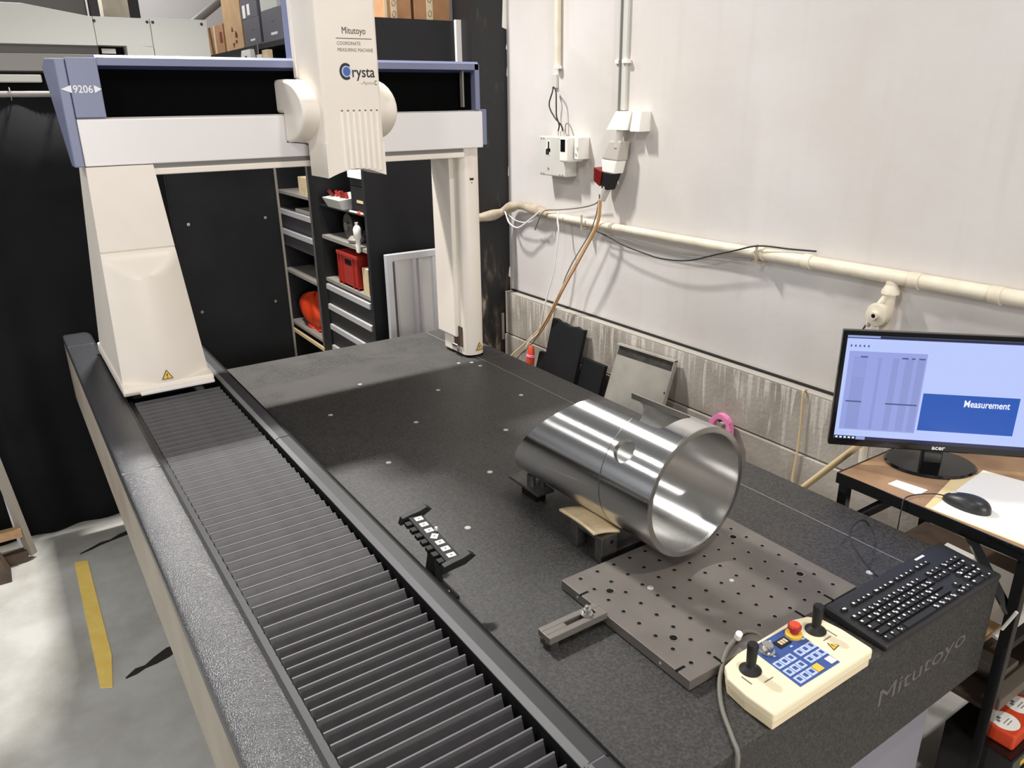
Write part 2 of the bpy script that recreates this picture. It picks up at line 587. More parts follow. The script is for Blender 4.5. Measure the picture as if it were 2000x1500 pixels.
def catmull(pts, n=6):
    pts = [Vector(p) for p in pts]
    P = [pts[0]*2 - pts[1]] + pts + [pts[-1]*2 - pts[-2]]
    out = []
    for i in range(1, len(P) - 2):
        for k in range(n):
            t = k / n
            p0, p1, p2, p3 = P[i-1], P[i], P[i+1], P[i+2]
            out.append(.5 * ((2*p1) + (p2-p0)*t + (2*p0-5*p1+4*p2-p3)*t*t + (3*p1-p0-3*p2+p3)*t**3))
    out.append(pts[-1])
    return out

def warning(parent, mw, s, name='warning_sticker'):
    """yellow hazard triangle with black rim and exclamation mark"""
    b = B()
    b.x = mw
    h = s * .9
    b.mi = 1
    b.prism([(-s/2, 0), (s/2, 0), (0, h)], 'Z', 0, .0006)
    b.mi = 0
    k = .80
    cy = h / 3
    b.prism([(-s/2*k, cy - cy*k), (s/2*k, cy - cy*k), (0, cy + (h-cy)*k)], 'Z', .0006, .0011)
    b.mi = 1
    b.prism([(-s*.035, h*.27), (s*.035, h*.27), (s*.05, h*.58), (-s*.05, h*.58)], 'Z', .0011, .0015)
    b.prism([(-s*.04, h*.12), (s*.04, h*.12), (s*.04, h*.20), (-s*.04, h*.20)], 'Z', .0011, .0015)
    o = b.build(name, ['yellow', 'ink'], parent)
    o['label'] = 'yellow triangular warning sticker with exclamation mark'
    return o

# ================================================================== SETTING
fl = struct(B().box(-4, 4, -1.5, 9, -.1, 0).build('floor', 'floor'))
WM[fl] = Matrix.Identity(4)
o = B()
o.prism([(-.012, 3.35), (.036, 3.34), (.033, 2.62), (.012, 2.44), (-.022, 2.46)], 'Z', 0, .0015)
o.build('painted_line', 'line_yellow', fl)['label'] = 'worn yellow painted line on the grey floor'
for pts in ([(.015, 3.415, .006), (.06, 3.435, .020), (.10, 3.452, .026), (.14, 3.462, .018), (.18, 3.480, .030), (.235, 3.497, .038), (.27, 3.505, .020), (.30, 3.515, .004)],
            [(.055, 2.462, .004), (.09, 2.478, .026), (.12, 2.486, .014), (.155, 2.500, .044), (.20, 2.518, .052), (.24, 2.532, .036), (.275, 2.548, .046), (.32, 2.565, .018), (.355, 2.578, .028), (.39, 2.592, .004)]):
    b = B()
    up = [(x, y + wd/2 + random.uniform(-.004, .004)) for x, y, wd in pts]
    dn = [(x, y - wd/2 + random.uniform(-.004, .004)) for x, y, wd in reversed(pts)]
    b.prism(dn + up, 'Z', 0, .001)
    b.build('crack', 'crack', fl)

wr = struct(B().box(2.40, 2.60, -1.5, 3.62, .785, 4.0).build('wall_right', 'wall'))
WM[wr] = Matrix.Identity(4)
B().box(2.352, 2.60, -1.5, 3.60, .545, .785).build('concrete_plinth', 'plinth', wr, bevel=.004)
B().box(2.345, 2.60, -1.5, 3.60, 0, .540).build('concrete_plinth', 'plinth', wr, bevel=.004)
B().box(2.392, 2.405, -1.5, 3.60, .790, .800).build('joint', 'crack', wr)
B().box(2.352, 2.40, -1.5, 3.60, .785, .790).build('ledge', 'clear_grey', wr)
# black painted pillar in the corner
pb = struct(B().box(2.185, 2.60, 3.62, 3.80, 0, 4.0).build('wall_back', 'pillar'))
WM[pb] = Matrix.Identity(4)
b = B()
for (z0, z1, wd) in ((2.16, 2.40, .030), (2.06, 2.10, .008), (1.93, 1.99, .006), (1.42, 1.49, .006), (1.18, 1.25, .007), (.86, .93, .012)):
    b.prism([(2.402 - wd, z0 + .01), (2.402, z0), (2.402, z1), (2.402 - wd*.6, z1 - .015)], 'Y', 3.6185, 3.62)
b.build('paint_chip', 'white', pb)
b = B()
b.box(2.335, 2.350, 3.612, 3.62, .50, .66)
b.build('paint_chip', 'trim', pb)
# far white wall of the hall
struct(B().box(-4, 5, 8.0, 8.2, 0, 5).build('wall_far', 'wall'))
# black curtain and black board behind the machine
cu = B()
def curt(u, v):
    x = -1.4 + u * 2.05
    ph = x * 22 + math.sin(x * 7) * 1.5
    return (x, 3.705 + .012 * math.sin(ph) * (1 - .6 * v) + .006 * math.sin(ph * .37), .002 + v * 1.843 + (.010 * math.sin(x * 9) if v > .99 else 0))
cu.grid(curt, 120, 6)
ct = thing('black_curtain', 'black cloth curtain hanging behind the machine beside the left column', 'curtain', (-.4, 3.7, 0))
co = cu.build('cloth', 'curtain', ct, smooth=60)
md = co.modifiers.new('thick', 'SOLIDIFY')
md.thickness = .006
B().tube([(-1.45, 3.705, 1.86), (.66, 3.705, 1.86)], .012, 10).build('curtain_rod', 'cnc_grey', ct, smooth=40)
cr = B()
for k in range(14):
    x = -1.35 + k * .15
    cr.tube([(x, 3.705 + .02*math.cos(a), 1.86 + .024*math.sin(a)) for a in [i*math.pi/6 for i in range(13)]], .002, 6)
cr.build('curtain_ring', 'cnc_grey', ct)
bb = thing('black_board', 'tall black board with metal edge trim standing behind the left column', 'board', (.88, 3.70, 0))
B().box(.655, 1.132, 3.70, 3.72, 0, 1.90).build('sheet', 'board_black', bb, bevel=.002)
B().box(1.132, 1.142, 3.692, 3.725, 0, 1.90).build('edge_trim', 'trim', bb, bevel=.001)
for z in (1.31, .905):
    B().tube([(1.066, 3.694, z), (1.066, 3.702, z)], .007, 12).build('screw', 'steel_plain', bb)
    B().tube([(.72, 3.694, z), (.72, 3.702, z)], .007, 12).build('screw', 'steel_plain', bb)

# ================================================================== MEASURING MACHINE
cmm = thing('coordinate_measuring_machine', 'large beige and blue bridge measuring machine with black granite table', 'measuring machine', (1.15, 1.9, 0))
g = B().box(.60, 1.785, .635, 3.255, .475, .75).build('granite_table', 'granite', cmm, bevel=.004)
g['label'] = 'speckled black granite table slab'
B().box(1.6495, 1.6525, .66, 3.25, .7495, .7504).build('scribed_line', 'groove', g)
INS = [(.868, 2.498), (1.09, 2.257), (1.085, 2.738), (1.309, 2.496), (1.541, 2.26), (1.31, 2.016), (.871, 2.017), (1.095, 1.778),
       (.873, 1.537), (1.597, 2.65), (1.59, 2.71), (1.54, 2.735), (1.54, 1.778), (1.31, 1.537), (1.095, 1.297), (1.545, 1.297), (1.545, .815)]
im = None
for x, y in INS:
    if im is None:
        b = B()
        b.lathe([(.0085, 0), (.0085, .001), (.0045, .001), (.0038, .0004), (0, .0004)], seg=14)
        io = b.build('threaded_insert', 'insert', g, local=True, smooth=30)
        im = io.data
    else:
        io = bpy.data.objects.new('threaded_insert', im)
        COL.objects.link(io)
        io.parent = g
    io.location = Vector((x, y, .75)) - Vector((1.15, 1.9, 0))
text('Mitutoyo', .345, .058, 'grey_ink', g, frame((1.325, .6348, .590), (1, 0, .02), (0, 0, 1)), extrude=.0003)

st = B()
st.box(.42, 1.632, .662, 3.15, .05, .474)
for x in (.5, 1.45):
    for y in (.78, 2.95):
        st.box(x, x + .13, y, y + .13, .03, .05)
        st.box(x - .02, x + .15, y - .02, y + .15, 0, .03)
st.build('table_stand', 'stand', cmm, bevel=.004)

# left guide cover: three folded sheet panels with a skirt
prof = [(.139, .870), (.139, .893), (.142, .899), (.149, .902), (.222, .902), (.236, .898), (.247, .888), (.251, .872), (.251, .80), (.249, .80), (.249, .872), (.245, .886), (.235, .895), (.222, .899), (.150, .899), (.144, .895), (.142, .890), (.142, .870)]
for y0, y1 in ((.55, 2.067), (2.071, 3.448), (3.452, 3.66)):
    B().prism(prof, 'Y', y0, y1).build('guide_cover', 'cover', cmm, smooth=25)
B().box(.1395, .142, .55, 3.66, .62, .870).build('side_skirt', 'skirt', cmm)
for y in (2.067, 3.448):
    b = B()
    b.box(.143, .236, y - .001, y + .005, .888, .9015)
    b.build('lit_seam_strip', 'rail_edge', cmm)  # lighter strip paints the light caught in the seam gap
B().box(.249, .262, .55, 2.70, .80, .878).build('cover_lip', 'drawer', cmm)
B().box(.175, .54, .6, 3.60, .478, .80).build('guide_base', 'void', cmm)
# bellows
bl = B().box(.262, .538, .60, 2.70, .78, .803).build('bellows', 'void', cmm)
ys = []
y = 2.655
while y > 1.21:
    ys.append((y, .037))
    y -= .037
while y > .56:
    ys.append((y, .0292))
    y -= .0292
FM = {}
for i, (y, p) in enumerate(ys):
    t = min(max((1.36 - y) / .24, 0), 1)
    q = round(t * 5)
    if q not in FM:
        amp = .0165 + .060 * (q / 5)
        back = .003
        b = B()
        b.prism([(0, 0), (-p*1.04, -amp), (-p*1.04, -amp - .002), (-.002, -.0035), (back, -amp - .003), (back + .0022, -amp - .003), (.0016, -.0002)], 'X', .263, .536)
        b.mi = 1
        b.prism([(-.0016, .0002), (.0014, .0002), (.0014, -.0016), (-.0016, -.0016)], 'X', .263, .5365)
        fo = b.build('fold', ['fold', 'fold_edge'], bl, local=True)
        FM[q] = fo.data
    else:
        fo = bpy.data.objects.new('fold', FM[q])
        COL.objects.link(fo)
        fo.parent = bl
    fo.location = (-1.15, y - 1.9, .885 + random.uniform(-.0012, .0012))
# inner guide rail with its cover strips
B().box(.545, .600, .55, 3.60, .60, .893).build('guide_rail', 'void', cmm)
for y0, y1 in ((.45, .648), (.652, 2.062), (2.066, 3.60)):
    b = B()
    b.prism([(.546, .893), (.548, .8965), (.558, .900), (.585, .900), (.594, .893), (.600, .75), (.596, .75), (.590, .890)], 'Y', y0, y1)
    b.mi = 1
    b.prism([(.5455, .889), (.5455, .8955), (.557, .9008), (.5585, .9006), (.548, .8945), (.548, .889)], 'Y', y0, y1)
    b.build('rail_cover', ['cover_smooth', 'rail_edge'], cmm)
b = B().box(.548, .586, .6475, .6525, .890, .8992)
b.build('lit_seam_strip', 'rail_edge', cmm)  # painted seam glint on the rail cover

# ---- left column: sloping beige housing
lc = B()
def lcx(z):
    t = (1.635 - z) / (1.635 - .915)
    return .262 - .020 * t, .452 + .066 * t
def lcfront(u, z):
    base = 2.712 - .030 * max(0, (1.635 - z) / .27) if z > 1.365 else 2.682
    if z > 1.365:
        return 2.712
    e_pl = (1.365 - z) * .75
    e_cy = .004 + .046 * (1 - (2*u - 1)**2) + .014 * (1.365 - z) / .45
    return 2.716 - min(e_pl, e_cy)
nz, nu = 60, 16
V = []
zs = [1.635 - (1.635 - .935) * k / nz for k in range(nz + 1)]
zs.append(1.3651)
zs.append(1.372)
zs = sorted(set(zs), reverse=True)
for z in zs:
    x0, x1 = lcx(z)
    row = [lc._v((x0 + (x1 - x0) * u / nu, lcfront(u / nu, z) + (.004 if 1.3652 < z < 1.376 else 0), z)) for u in range(nu + 1)]
    V.append(row)
for j in range(len(zs) - 1):
    for i in range(nu):
        lc._f([V[j][i], V[j][i+1], V[j+1][i+1], V[j+1][i]])
bk = []
for z in zs:
    t = (1.635 - z) / (1.635 - .915)
    x0, x1 = lcx(z)
    yb = 2.90 + .39 * t
    bk.append((lc._v((x0, yb, z)), lc._v((x1, yb, z))))
for j in range(len(zs) - 1):
    lc._f([V[j][0], V[j+1][0], bk[j+1][0], bk[j][0]])
    lc._f([V[j][nu], bk[j][1], bk[j+1][1], V[j+1][nu]])
    lc._f([bk[j][0], bk[j+1][0], bk[j+1][1], bk[j][1]])
lc._f(V[0] + [bk[0][1], bk[0][0]])
lc._f(V[-1] + [bk[-1][1], bk[-1][0]])
lco = lc.build('left_column', 'beige', cmm, smooth=28)
b = B()
b.prism([(2.655, .912), (2.648, .925), (2.652, .938), (2.70, .945), (3.29, .945), (3.29, .912)], 'X', .236, .522)
b.build('column_skirt', 'beige', lco, bevel=.004)
b = B()
b.box(.262, .515, 2.652, 2.70, .902, .912)
b.build('wiper', 'void', lco)
b = B()
b.box(.285, .521, 2.640, 2.655, .910, .921)
b.build('skirt_lip', 'beam_white', lco, bevel=.003)
warning(lco, frame((.375, lcfront(.5, .955) - .004, .950), (1, 0, 0), (0, .05, 1)), .036)

# ---- right column
rc = B()
prf = []
for k in range(13):
    a = math.pi * k / 12
    prf.append((1.650 - .047 * math.cos(a), 2.795 - .035 * math.sin(a)))
prf += [(1.697, 2.96), (1.603, 2.96)]
rc.prism(prf, 'Z', .762, 1.64)
rco = rc.build('right_column', 'beige', cmm, smooth=30)
b = B()
b.box(1.585, 1.612, 2.83, 2.99, .835, 1.60)
b.build('column_side_cover', 'beige', rco, bevel=.006)
b = B()
b.box(1.598, 1.6035, 2.80, 2.868, .795, .885)
b.build('service_opening', 'dirty_brown', rco)
b = B()
b.tube([(1.597, 2.83, .792), (1.597, 2.87, .792)], .010, 10)
b.tube([(1.600, 2.815, .775), (1.600, 2.835, .775)], .009, 10)
b.build('air_fitting', 'steel_plain', rco, smooth=40)
b = B()
b.box(1.596, 1.612, 2.885, 2.955, .762, .90)
b.build('column_foot', 'beige', rco, bevel=.005)
b = B()
b.box(1.612, 1.69, 2.775, 2.95, .751, .762)
b.build('air_bearing', 'void', rco)
warning(rco, frame((1.662, 2.7585, .782), (.985, .17, 0), (0, 0, 1)), .040)
b = B()
b.box(1.640, 1.658, 2.7592, 2.760, 1.509, 1.518)
b.box(1.647, 1.651, 2.7592, 2.760, 1.497, 1.502)
b.build('small_label', 'ink', rco)

# ---- cross beam
bm_ = B()
bm_.prism([(2.72, 1.637), (2.72, 1.772), (2.735, 1.777), (2.95, 1.777), (2.95, 1.637)], 'X', .263, 1.684)
bo = bm_.build('crossbeam', 'beam_white', cmm, bevel=.003)
b = B()
b.box(.452, 1.600, 2.735, 2.94, 1.622, 1.637)
b.build('shaded_beam_strip', 'cnc_grey', bo)  # grey strip puts the shade under the beam into its colour
b = B()
b.box(.452, 1.600, 2.725, 2.94, 1.602, 1.622)
b.build('beam_underside', 'beige', bo, bevel=.003)
b = B()
b.box(.345, 1.606, 2.775, 2.785, 1.777, 1.925)
b.build('beam_recess', 'bridge_black', cmm)
b = B()
b.box(.345, 1.606, 2.785, 2.95, 1.777, 1.78)
b.build('recess_floor', 'bridge_black', cmm)
b = B()
b.prism([(2.722, 1.924), (2.722, 1.945), (2.732, 1.953), (3.02, 1.953), (3.02, 1.915), (2.76, 1.915)], 'X', .343, 1.672)
b.mi = 1
b.prism([(2.722, 1.9235), (2.7615, 1.9145), (2.765, 1.917), (2.723, 1.9265)], 'X', .343, 1.606)
b.build('blue_top_cover', ['blue', 'blue_dark'], cmm)
b = B()
b.box(.346, 1.672, 2.95, 3.02, 1.64, 1.92)
b.build('beam_back_cover', 'blue', cmm)
b = B()
b.box(1.655, 1.675, 2.722, 3.0, 1.779, 1.944)
b.mi = 1
b.box(1.606, 1.655, 2.755, 3.0, 1.779, 1.925)
b.mi = 2
b.box(1.606, 1.612, 2.735, 2.757, 1.79, 1.92)
b.build('blue_end_frame', ['blue', 'bridge_black', 'cnc_grey'], cmm)
b = B()
b.box(1.690, 1.722, 2.75, 2.95, 1.645, 1.781)
b.build('blue_end_cap', 'blue', cmm, bevel=.003)
b = B()
b.tube([(.889, 2.7185, 1.687), (.955, 2.7185, 1.679), (.972, 2.7185, 1.669), (.981, 2.7185, 1.652), (.983, 2.7185, 1.630)], .0016, 6)
b.build('panel_gap', 'ink', bo)
# blue left end cover with model number
b = B()
b.prism([(2.719, 1.636), (2.719, 1.941), (3.02, 1.956), (3.16, 1.938), (2.80, 1.636)], 'X', .234, .262)
ec = b.build('blue_end_cover', 'blue', cmm, bevel=.003)
b = B()
b.box(.2635, .346, 2.718, 2.95, 1.777, 1.944)
b.build('end_panel', 'blue', ec, bevel=.002)
mw = frame((.262, 2.7175, 1.8465), (1, 0, 0), (0, 0, 1))
text('9206', .052, .022, 'white_ink', ec, mw @ Matrix.Translation((.008, 0, 0)), bold=.015)
b = B()
b.x = mw
b.prism([(.004, 0), (-.024, .011), (.004, .022)], 'Z', 0, .0012)
b.prism([(.064, 0), (.084, .011), (.064, .022)], 'Z', 0, .0012)
b.build('printed_arrow', 'white_ink', ec)

# ---- carriage and vertical spindle
def darc(y0, zc, ry, rz, n=16):
    return [(y0 - ry * math.cos(a), zc + rz * math.sin(a)) for a in [-math.pi/2 + math.pi * k / n for k in range(n + 1)]]
pr = darc(2.715, 1.786, .195, .101)
pr = [p for p in pr] + [(2.80, 1.887), (2.80, 1.780), (2.716, 1.780)]
b = B()
b.prism(pr, 'X', .887, 1.222)
ca = b.build('carriage_cover', 'beige', cmm, bevel=.010, smooth=35, segs=3)
b = B()
sp = [(.945, 2.716), (.945, 2.512), (.949, 2.503), (.957, 2.498), (1.143, 2.498), (1.150, 2.503), (1.153, 2.515), (1.153, 2.716)]
b.prism(sp, 'Z', 1.684, 2.30)
so = b.build('spindle_cover', 'beige', cmm, smooth=30)
b = B()
b.prism([(.9452, 1.684), (1.1528, 1.684), (1.1528, 1.592)] + [(1.1528 - .2076 * k / 10, 1.576 + .026 * math.sin(math.pi * k / 10)) for k in range(11)], 'Y', 2.4985, 2.66)
b.build('spindle_nose', 'beige', so, smooth=30)
for k in range(7):
    x = 1.010 + k * .0205
    b = B()
    b.prism([(x - .0088, 2.4982), (x - .0055, 2.4950), (x, 2.4938), (x + .0055, 2.4950), (x + .0088, 2.4982)], 'Z', 1.588 + .016 * math.sin(math.pi * (x - .957) / .196), 1.782)
    b.build('rib', 'beige', so)
    b = B()
    b.box(x - .0035, x + .0035, 2.4972, 2.4984, 1.783, 1.788)
    b.build('vent_slot', 'ink_soft', so)
b = B()
b.box(.952, 1.148, 2.725, 2.82, 1.955, 2.29)
b.mi = 1
b.box(.941, 1.152, 2.700, 2.730, 1.89, 2.295)
b.build('spindle_back', ['blue', 'beige'], cmm, bevel=.004)
fx = lambda x, z: frame((x, 2.4978, z), (1, 0, 0), (0, 0, 1))
text('Mitutoyo', .080, .026, 'ink', so, fx(1.032, 2.009), bold=0)
b = B()
b.box(1.010, 1.132, 2.4970, 2.4978, 2.0005, 2.0030)
b.build('printed_rule', 'ink_soft', so)
text('COORDINATE', .080, .0105, 'ink_soft', so, fx(1.012, 1.982), bold=0)
text('MEASURING MACHINE', .121, .0105, 'ink_soft', so, fx(1.013, 1.963), bold=0)
text('rysta', .078, .038, 'ink', so, fx(1.056, 1.876), bold=.01)
b = B()
b.x = fx(1.033, 1.904)
ring = []
ro = [(.0235 * math.cos(a) * .94 + .002, .0255 * math.sin(a)) for a in [math.radians(48 + k * 258 / 24) for k in range(25)]]
ri = [(.0165 * math.cos(a) * .95 + .003, .0170 * math.sin(a)) for a in [math.radians(48 + k * 258 / 24) for k in range(24, -1, -1)]]
b.prism(ro + ri, 'Z', 0, .0008)
b.mi = 1
b.prism([(.0165 * math.cos(k * math.pi / 14) + .004, .0175 * math.sin(k * math.pi / 14)) for k in range(28)], 'Z', 0, .0006)
b.mi = 2
b.prism([(.0125 * math.cos(k * math.pi / 14) + .004, .0140 * math.sin(k * math.pi / 14)) for k in range(28)], 'Z', .0006, .0010)
b.build('logo', ['ink', 'pad_btn', 'logo_blue'], so)
text('-Apex', .048, .014, 'pipe_grimy', so, fx(1.082, 1.862), shear=.25)
text('C', .0085, .0145, 'ink', so, fx(1.131, 1.863), bold=.01)

# ================================================================== ON THE TABLE
# turned steel sleeve
RO, RI = .1587, .1445
cyl = thing('steel_sleeve', 'large turned steel sleeve lying on supports on the granite table', 'steel sleeve', (1.2079, 1.0615, .9587), .0354)
def send(th):
    return .41 - .125 * math.sin(th) - .055 * math.cos(th)
TH0, TH1 = math.radians(71), math.radians(111.5)   # slot, open towards the far end
SL = .066
NT, NS = 160, 20
b = B()
rings = {}
for R_, nm in ((RO, 'o'), (RI, 'i')):
    for j in range(NS + 1):
        rings[nm, j] = [b._v((R_ * math.cos(2*math.pi*i/NT), send(2*math.pi*i/NT) * j / NS, R_ * math.sin(2*math.pi*i/NT))) for i in range(NT)]
for i in range(NT):
    k = (i + 1) % NT
    for j in range(NS):
        for nm in ('o', 'i'):
            b._f([rings[nm, j][i], rings[nm, j][k], rings[nm, j+1][k], rings[nm, j+1][i]])
    for j in (0, NS):
        b._f([rings['o', j][i], rings['o', j][k], rings['i', j][k], rings['i', j][i]])
shell = b.build('shell', ['steel', 'steel_in', 'steel_plain'], cyl, local=True)
# cutters: the round cross hole and the long slot with rounded inner corners
HS, HT, HR = .115, math.radians(141.5), .0285
b = B()
dr = Vector((math.cos(HT), 0, math.sin(HT)))
b.tube([dr * .08 + Vector((0, HS, 0)), dr * .22 + Vector((0, HS, 0))], HR, 48)
c1 = b.build('cut', ['steel_plain'])
TM = (TH0 + TH1) / 2
hwid = RO * math.sin((TH1 - TH0) / 2)
poly = []
rc_ = .022
for cx_, sgn in ((-hwid + rc_, -1), (hwid - rc_, 1)):
    for k in range(7):
        a = math.pi/2 * k / 6
        if sgn < 0:
            poly.append((cx_ - rc_ * math.cos(a), SL + rc_ - rc_ * math.sin(a)))
        else:
            poly.append((cx_ + rc_ * math.sin(a), SL + rc_ - rc_ * math.cos(a)))
poly += [(hwid, .7), (-hwid, .7)]
b = B()
b.x = Matrix.Rotation(TM - math.pi/2, 4, 'Y').inverted()
b.prism(poly, 'Z', .08, .25)
c2 = b.build('cut', ['steel_plain'])
c1.parent = cyl
c2.parent = cyl
for c in (c1, c2):
    md = shell.modifiers.new('cut', 'BOOLEAN')
    md.operation = 'DIFFERENCE'
    md.solver = 'EXACT'
    md.object = c
bpy.context.view_layer.update()
dg = bpy.context.evaluated_depsgraph_get()
me = bpy.data.meshes.new_from_object(shell.evaluated_get(dg))
shell.modifiers.clear()
shell.data = me
for c in (c1, c2):
    bpy.data.objects.remove(c)
me.materials.clear()
for k_ in ('steel', 'steel_in', 'steel_plain'):
    me.materials.append(M[k_])
bmx = bmesh.new()
bmx.from_mesh(me)
for f in bmx.faces:
    rr_ = [math.hypot(v.co.x, v.co.z) for v in f.verts]
    cen = f.calc_center_median()
    rn = Vector((cen.x, 0, cen.z)).normalized().dot(f.normal)
    if min(rr_) > RO - .002 and rn > .5:
        f.material_index = 0
    elif max(rr_) < RI + .002 and rn < -.5:
        f.material_index = 1
    else:
        f.material_index = 2
    f.smooth = True
for e in bmx.edges:
    if len(e.link_faces) == 2 and (e.calc_face_angle(0) > math.radians(30) or e.link_faces[0].material_index != e.link_faces[1].material_index):
        e.smooth = False
bmx.to_mesh(me)
bmx.free()
# bright chamfer ring at the near end and a scribed ring round the body
b = B()
for k in range(96):
    a0, a1 = 2*math.pi*k/96, 2*math.pi*(k+1)/96
    q = lambda r, y, a: (r*math.cos(a), y, r*math.sin(a))
    for (r0, y0, r1, y1) in ((RO + .0004, .004, RO - .0018, -.0004), (RO - .0018, -.0004, RI + .002, -.0006), (RI + .002, -.0006, RI - .0003, .003)):
        b._f([b._v(q(r0, y0, a0)), b._v(q(r0, y0, a1)), b._v(q(r1, y1, a1)), b._v(q(r1, y1, a0))])
b.build('end_face', 'steel_plain', cyl, local=True, smooth=30)
b = B()
for k in range(60):
    a0, a1 = math.radians(112 + 150*k/60), math.radians(112 + 150*(k+1)/60)
    q = lambda r, y, a: (r*math.cos(a), y, r*math.sin(a))
    b._f([b._v(q(RO + .0002, .1565, a0)), b._v(q(RO + .0002, .1565, a1)), b._v(q(RO + .0002, .1588, a1)), b._v(q(RO + .0002, .1588, a0))])
b.build('scribed_ring', 'steel_dark', cyl, local=True)

# V-support near the plate end: two uprights, a tie bar and a wooden cap
vs = thing('sleeve_support', 'dark steel support block with wooden cap under the steel sleeve', 'support block', (1.16, 1.27, .75))
b = B()
b.box(1.050, 1.100, 1.230, 1.300, .808, .819)
b.box(1.050, 1.100, 1.204, 1.230, .75, .819)
b.box(1.050, 1.100, 1.300, 1.326, .75, .819)
b.box(1.085, 1.100, 1.230, 1.300, .75, .808)
b.build('upright', 'steel_dark', vs, bevel=.002)
b = B()
b.tube([(1.082, 1.2035, .802), (1.082, 1.205, .802)], .0055, 12)
b.build('bolt_hole', 'void', vs)
B().box(1.30, 1.36, 1.205, 1.325, .75, .826).build('upright', 'steel_dark', vs, bevel=.002)
B().box(1.100, 1.30, 1.206, 1.236, .752, .772).build('tie_bar', 'steel_dark', vs, bevel=.001)
b = B()
def cap(u, v):
    return (1.040 + .068 * u + .006 * v, 1.222 - .018 * u + .145 * v + .006 * math.sin(u * 3), .831 + .003 * math.sin(math.pi * v * 1.2) - .007 * u)
b.grid(cap, 8, 8)
wc = b.build('wooden_cap', 'wood_cap', vs, smooth=40)
mdx = wc.modifiers.new('t', 'SOLIDIFY')
mdx.thickness = .006
# rear jack
rj = thing('sleeve_jack', 'flat steel plate with short post propping the far end of the sleeve', 'support jack', (1.115, 1.60, .75))
B().box(1.085, 1.142, 1.515, 1.66, .783, .791).build('top_plate', 'steel_dark', rj, bevel=.001)
B().box(1.100, 1.135, 1.545, 1.615, .75, .783).build('base_block', 'void', rj, bevel=.002)  # block coloured black for the shade under the top plate
b = B()
b.tube([(1.106, 1.575, .791), (1.106, 1.575, .823)], .0125, 14)
b.tube([(1.128, 1.552, .791), (1.128, 1.552, .812)], .009, 14)
b.build('post', 'steel_dark', rj, smooth=40)

# hole plate
hp = thing('fixture_plate', 'square brown steel fixture plate with a grid of holes', 'fixture plate', (1.165, .98, .75))
PX0, PX1, PY0, PY1 = .911, 1.437, .782, 1.180
pl = B().box(PX0, PX1, PY0, PY1, .752, .775).build('plate', 'plate', hp, bevel=.0012)
hm = None
def disc(b, r, z, seg=14):
    b.prism([(r*math.cos(2*math.pi*k/seg), r*math.sin(2*math.pi*k/seg)) for k in range(seg)], 'Z', z - .0006, z)
def holeobj(x, y, key, cache={}):
    if key not in cache:
        b = B()
        R0 = {'s': .0064, 'b': .0115, 'c': .0048}[key]
        b.mi = 0
        seg = 16
        ring = []
        # countersunk hole: shiny chamfer ring round a black disc painted as the shaded bore
        A = [b._v((R0*math.cos(2*math.pi*k/seg), R0*math.sin(2*math.pi*k/seg), .0003)) for k in range(seg)]
        C = [b._v((R0*.72*math.cos(2*math.pi*k/seg), R0*.72*math.sin(2*math.pi*k/seg), .0001)) for k in range(seg)]
        for k in range(seg):
            b._f([A[k], A[(k+1) % seg], C[(k+1) % seg], C[k]])
        b.mi = 1
        b._f(C)
        o = b.build('hole', ['hole_rim', 'void'], pl, local=True)
        for f in o.data.polygons:
            pass
        cache[key] = o.data
    else:
        o = bpy.data.objects.new('hole', cache[key])
        COL.objects.link(o)
        o.parent = pl
    o.location = Vector((x, y, .7752)) - Vector((1.165, .98, .75))
for i in range(10):
    for j in range(8):
        holeobj(.95 + .05 * i, .8165 + .0488 * j, 's')
for x, y in ((.975, .889), (.974, 1.084), (1.374, 1.080), (1.374, .884)):
    holeobj(x, y, 'b')
b = B()
for x in (1.0, 1.25, 1.35):
    b.box(x - .003, x + .003, PY0 - .0006, PY0 + .022, .7725, .7754)
    b.box(x - .0012, x + .0012, PY0 - .0008, PY0 + .0005, .755, .7755)
for y in (.8165, 1.11):
    b.box(PX0 - .0006, PX0 + .022, y - .003, y + .003, .7725, .7754)
b.build('edge_slot', 'void', pl)
b = B()
for x in (1.0, 1.25, 1.35):
    b.tube([(x, PY0 - .0012, .763), (x, PY0 + .001, .763)], .0028, 10)
for y in (.86, 1.12):
    b.tube([(PX0 - .0012, y, .763), (PX0 + .001, y, .763)], .0028, 10)
b.build('side_pin', 'insert', pl)
b = B()
b.lathe([(.0055, 0), (.0055, .002), (.003, .003), (0, .003)], (1.225, .955, .775), 12)
b.lathe([(.0075, 0), (.0075, .002), (.004, .003), (0, .003)], (1.055, 1.040, .775), 12)
b.build('dowel', 'insert', pl, smooth=30)

# strap clamp
cl = thing('strap_clamp', 'slotted steel strap clamp bolted beside the fixture plate', 'clamp', (.835, 1.04, .75))
b = B()
b.box(.760, .912, 1.020, 1.034, .768, .784)
b.box(.760, .912, 1.048, 1.062, .768, .784)
b.box(.760, .815, 1.034, 1.048, .768, .784)
b.box(.893, .912, 1.034, 1.048, .768, .784)
b.box(.815, .893, 1.034, 1.048, .7685, .772)
b.build('bar', 'plate', cl, bevel=.0012)
B().box(.764, .784, 1.022, 1.060, .75, .768).build('heel_block', 'steel_dark', cl, bevel=.001)
b = B()
b.lathe([(.014, .784), (.014, .787), (.0085, .787), (.0085, .796), (.0045, .796), (.0045, .804), (.0035, .805), (0, .805)], (.872, 1.041, 0), 16)
b.tube([(.872, 1.041, .75), (.872, 1.041, .79)], .005, 12)
b.build('bolt', 'steel_plain', cl, smooth=30)

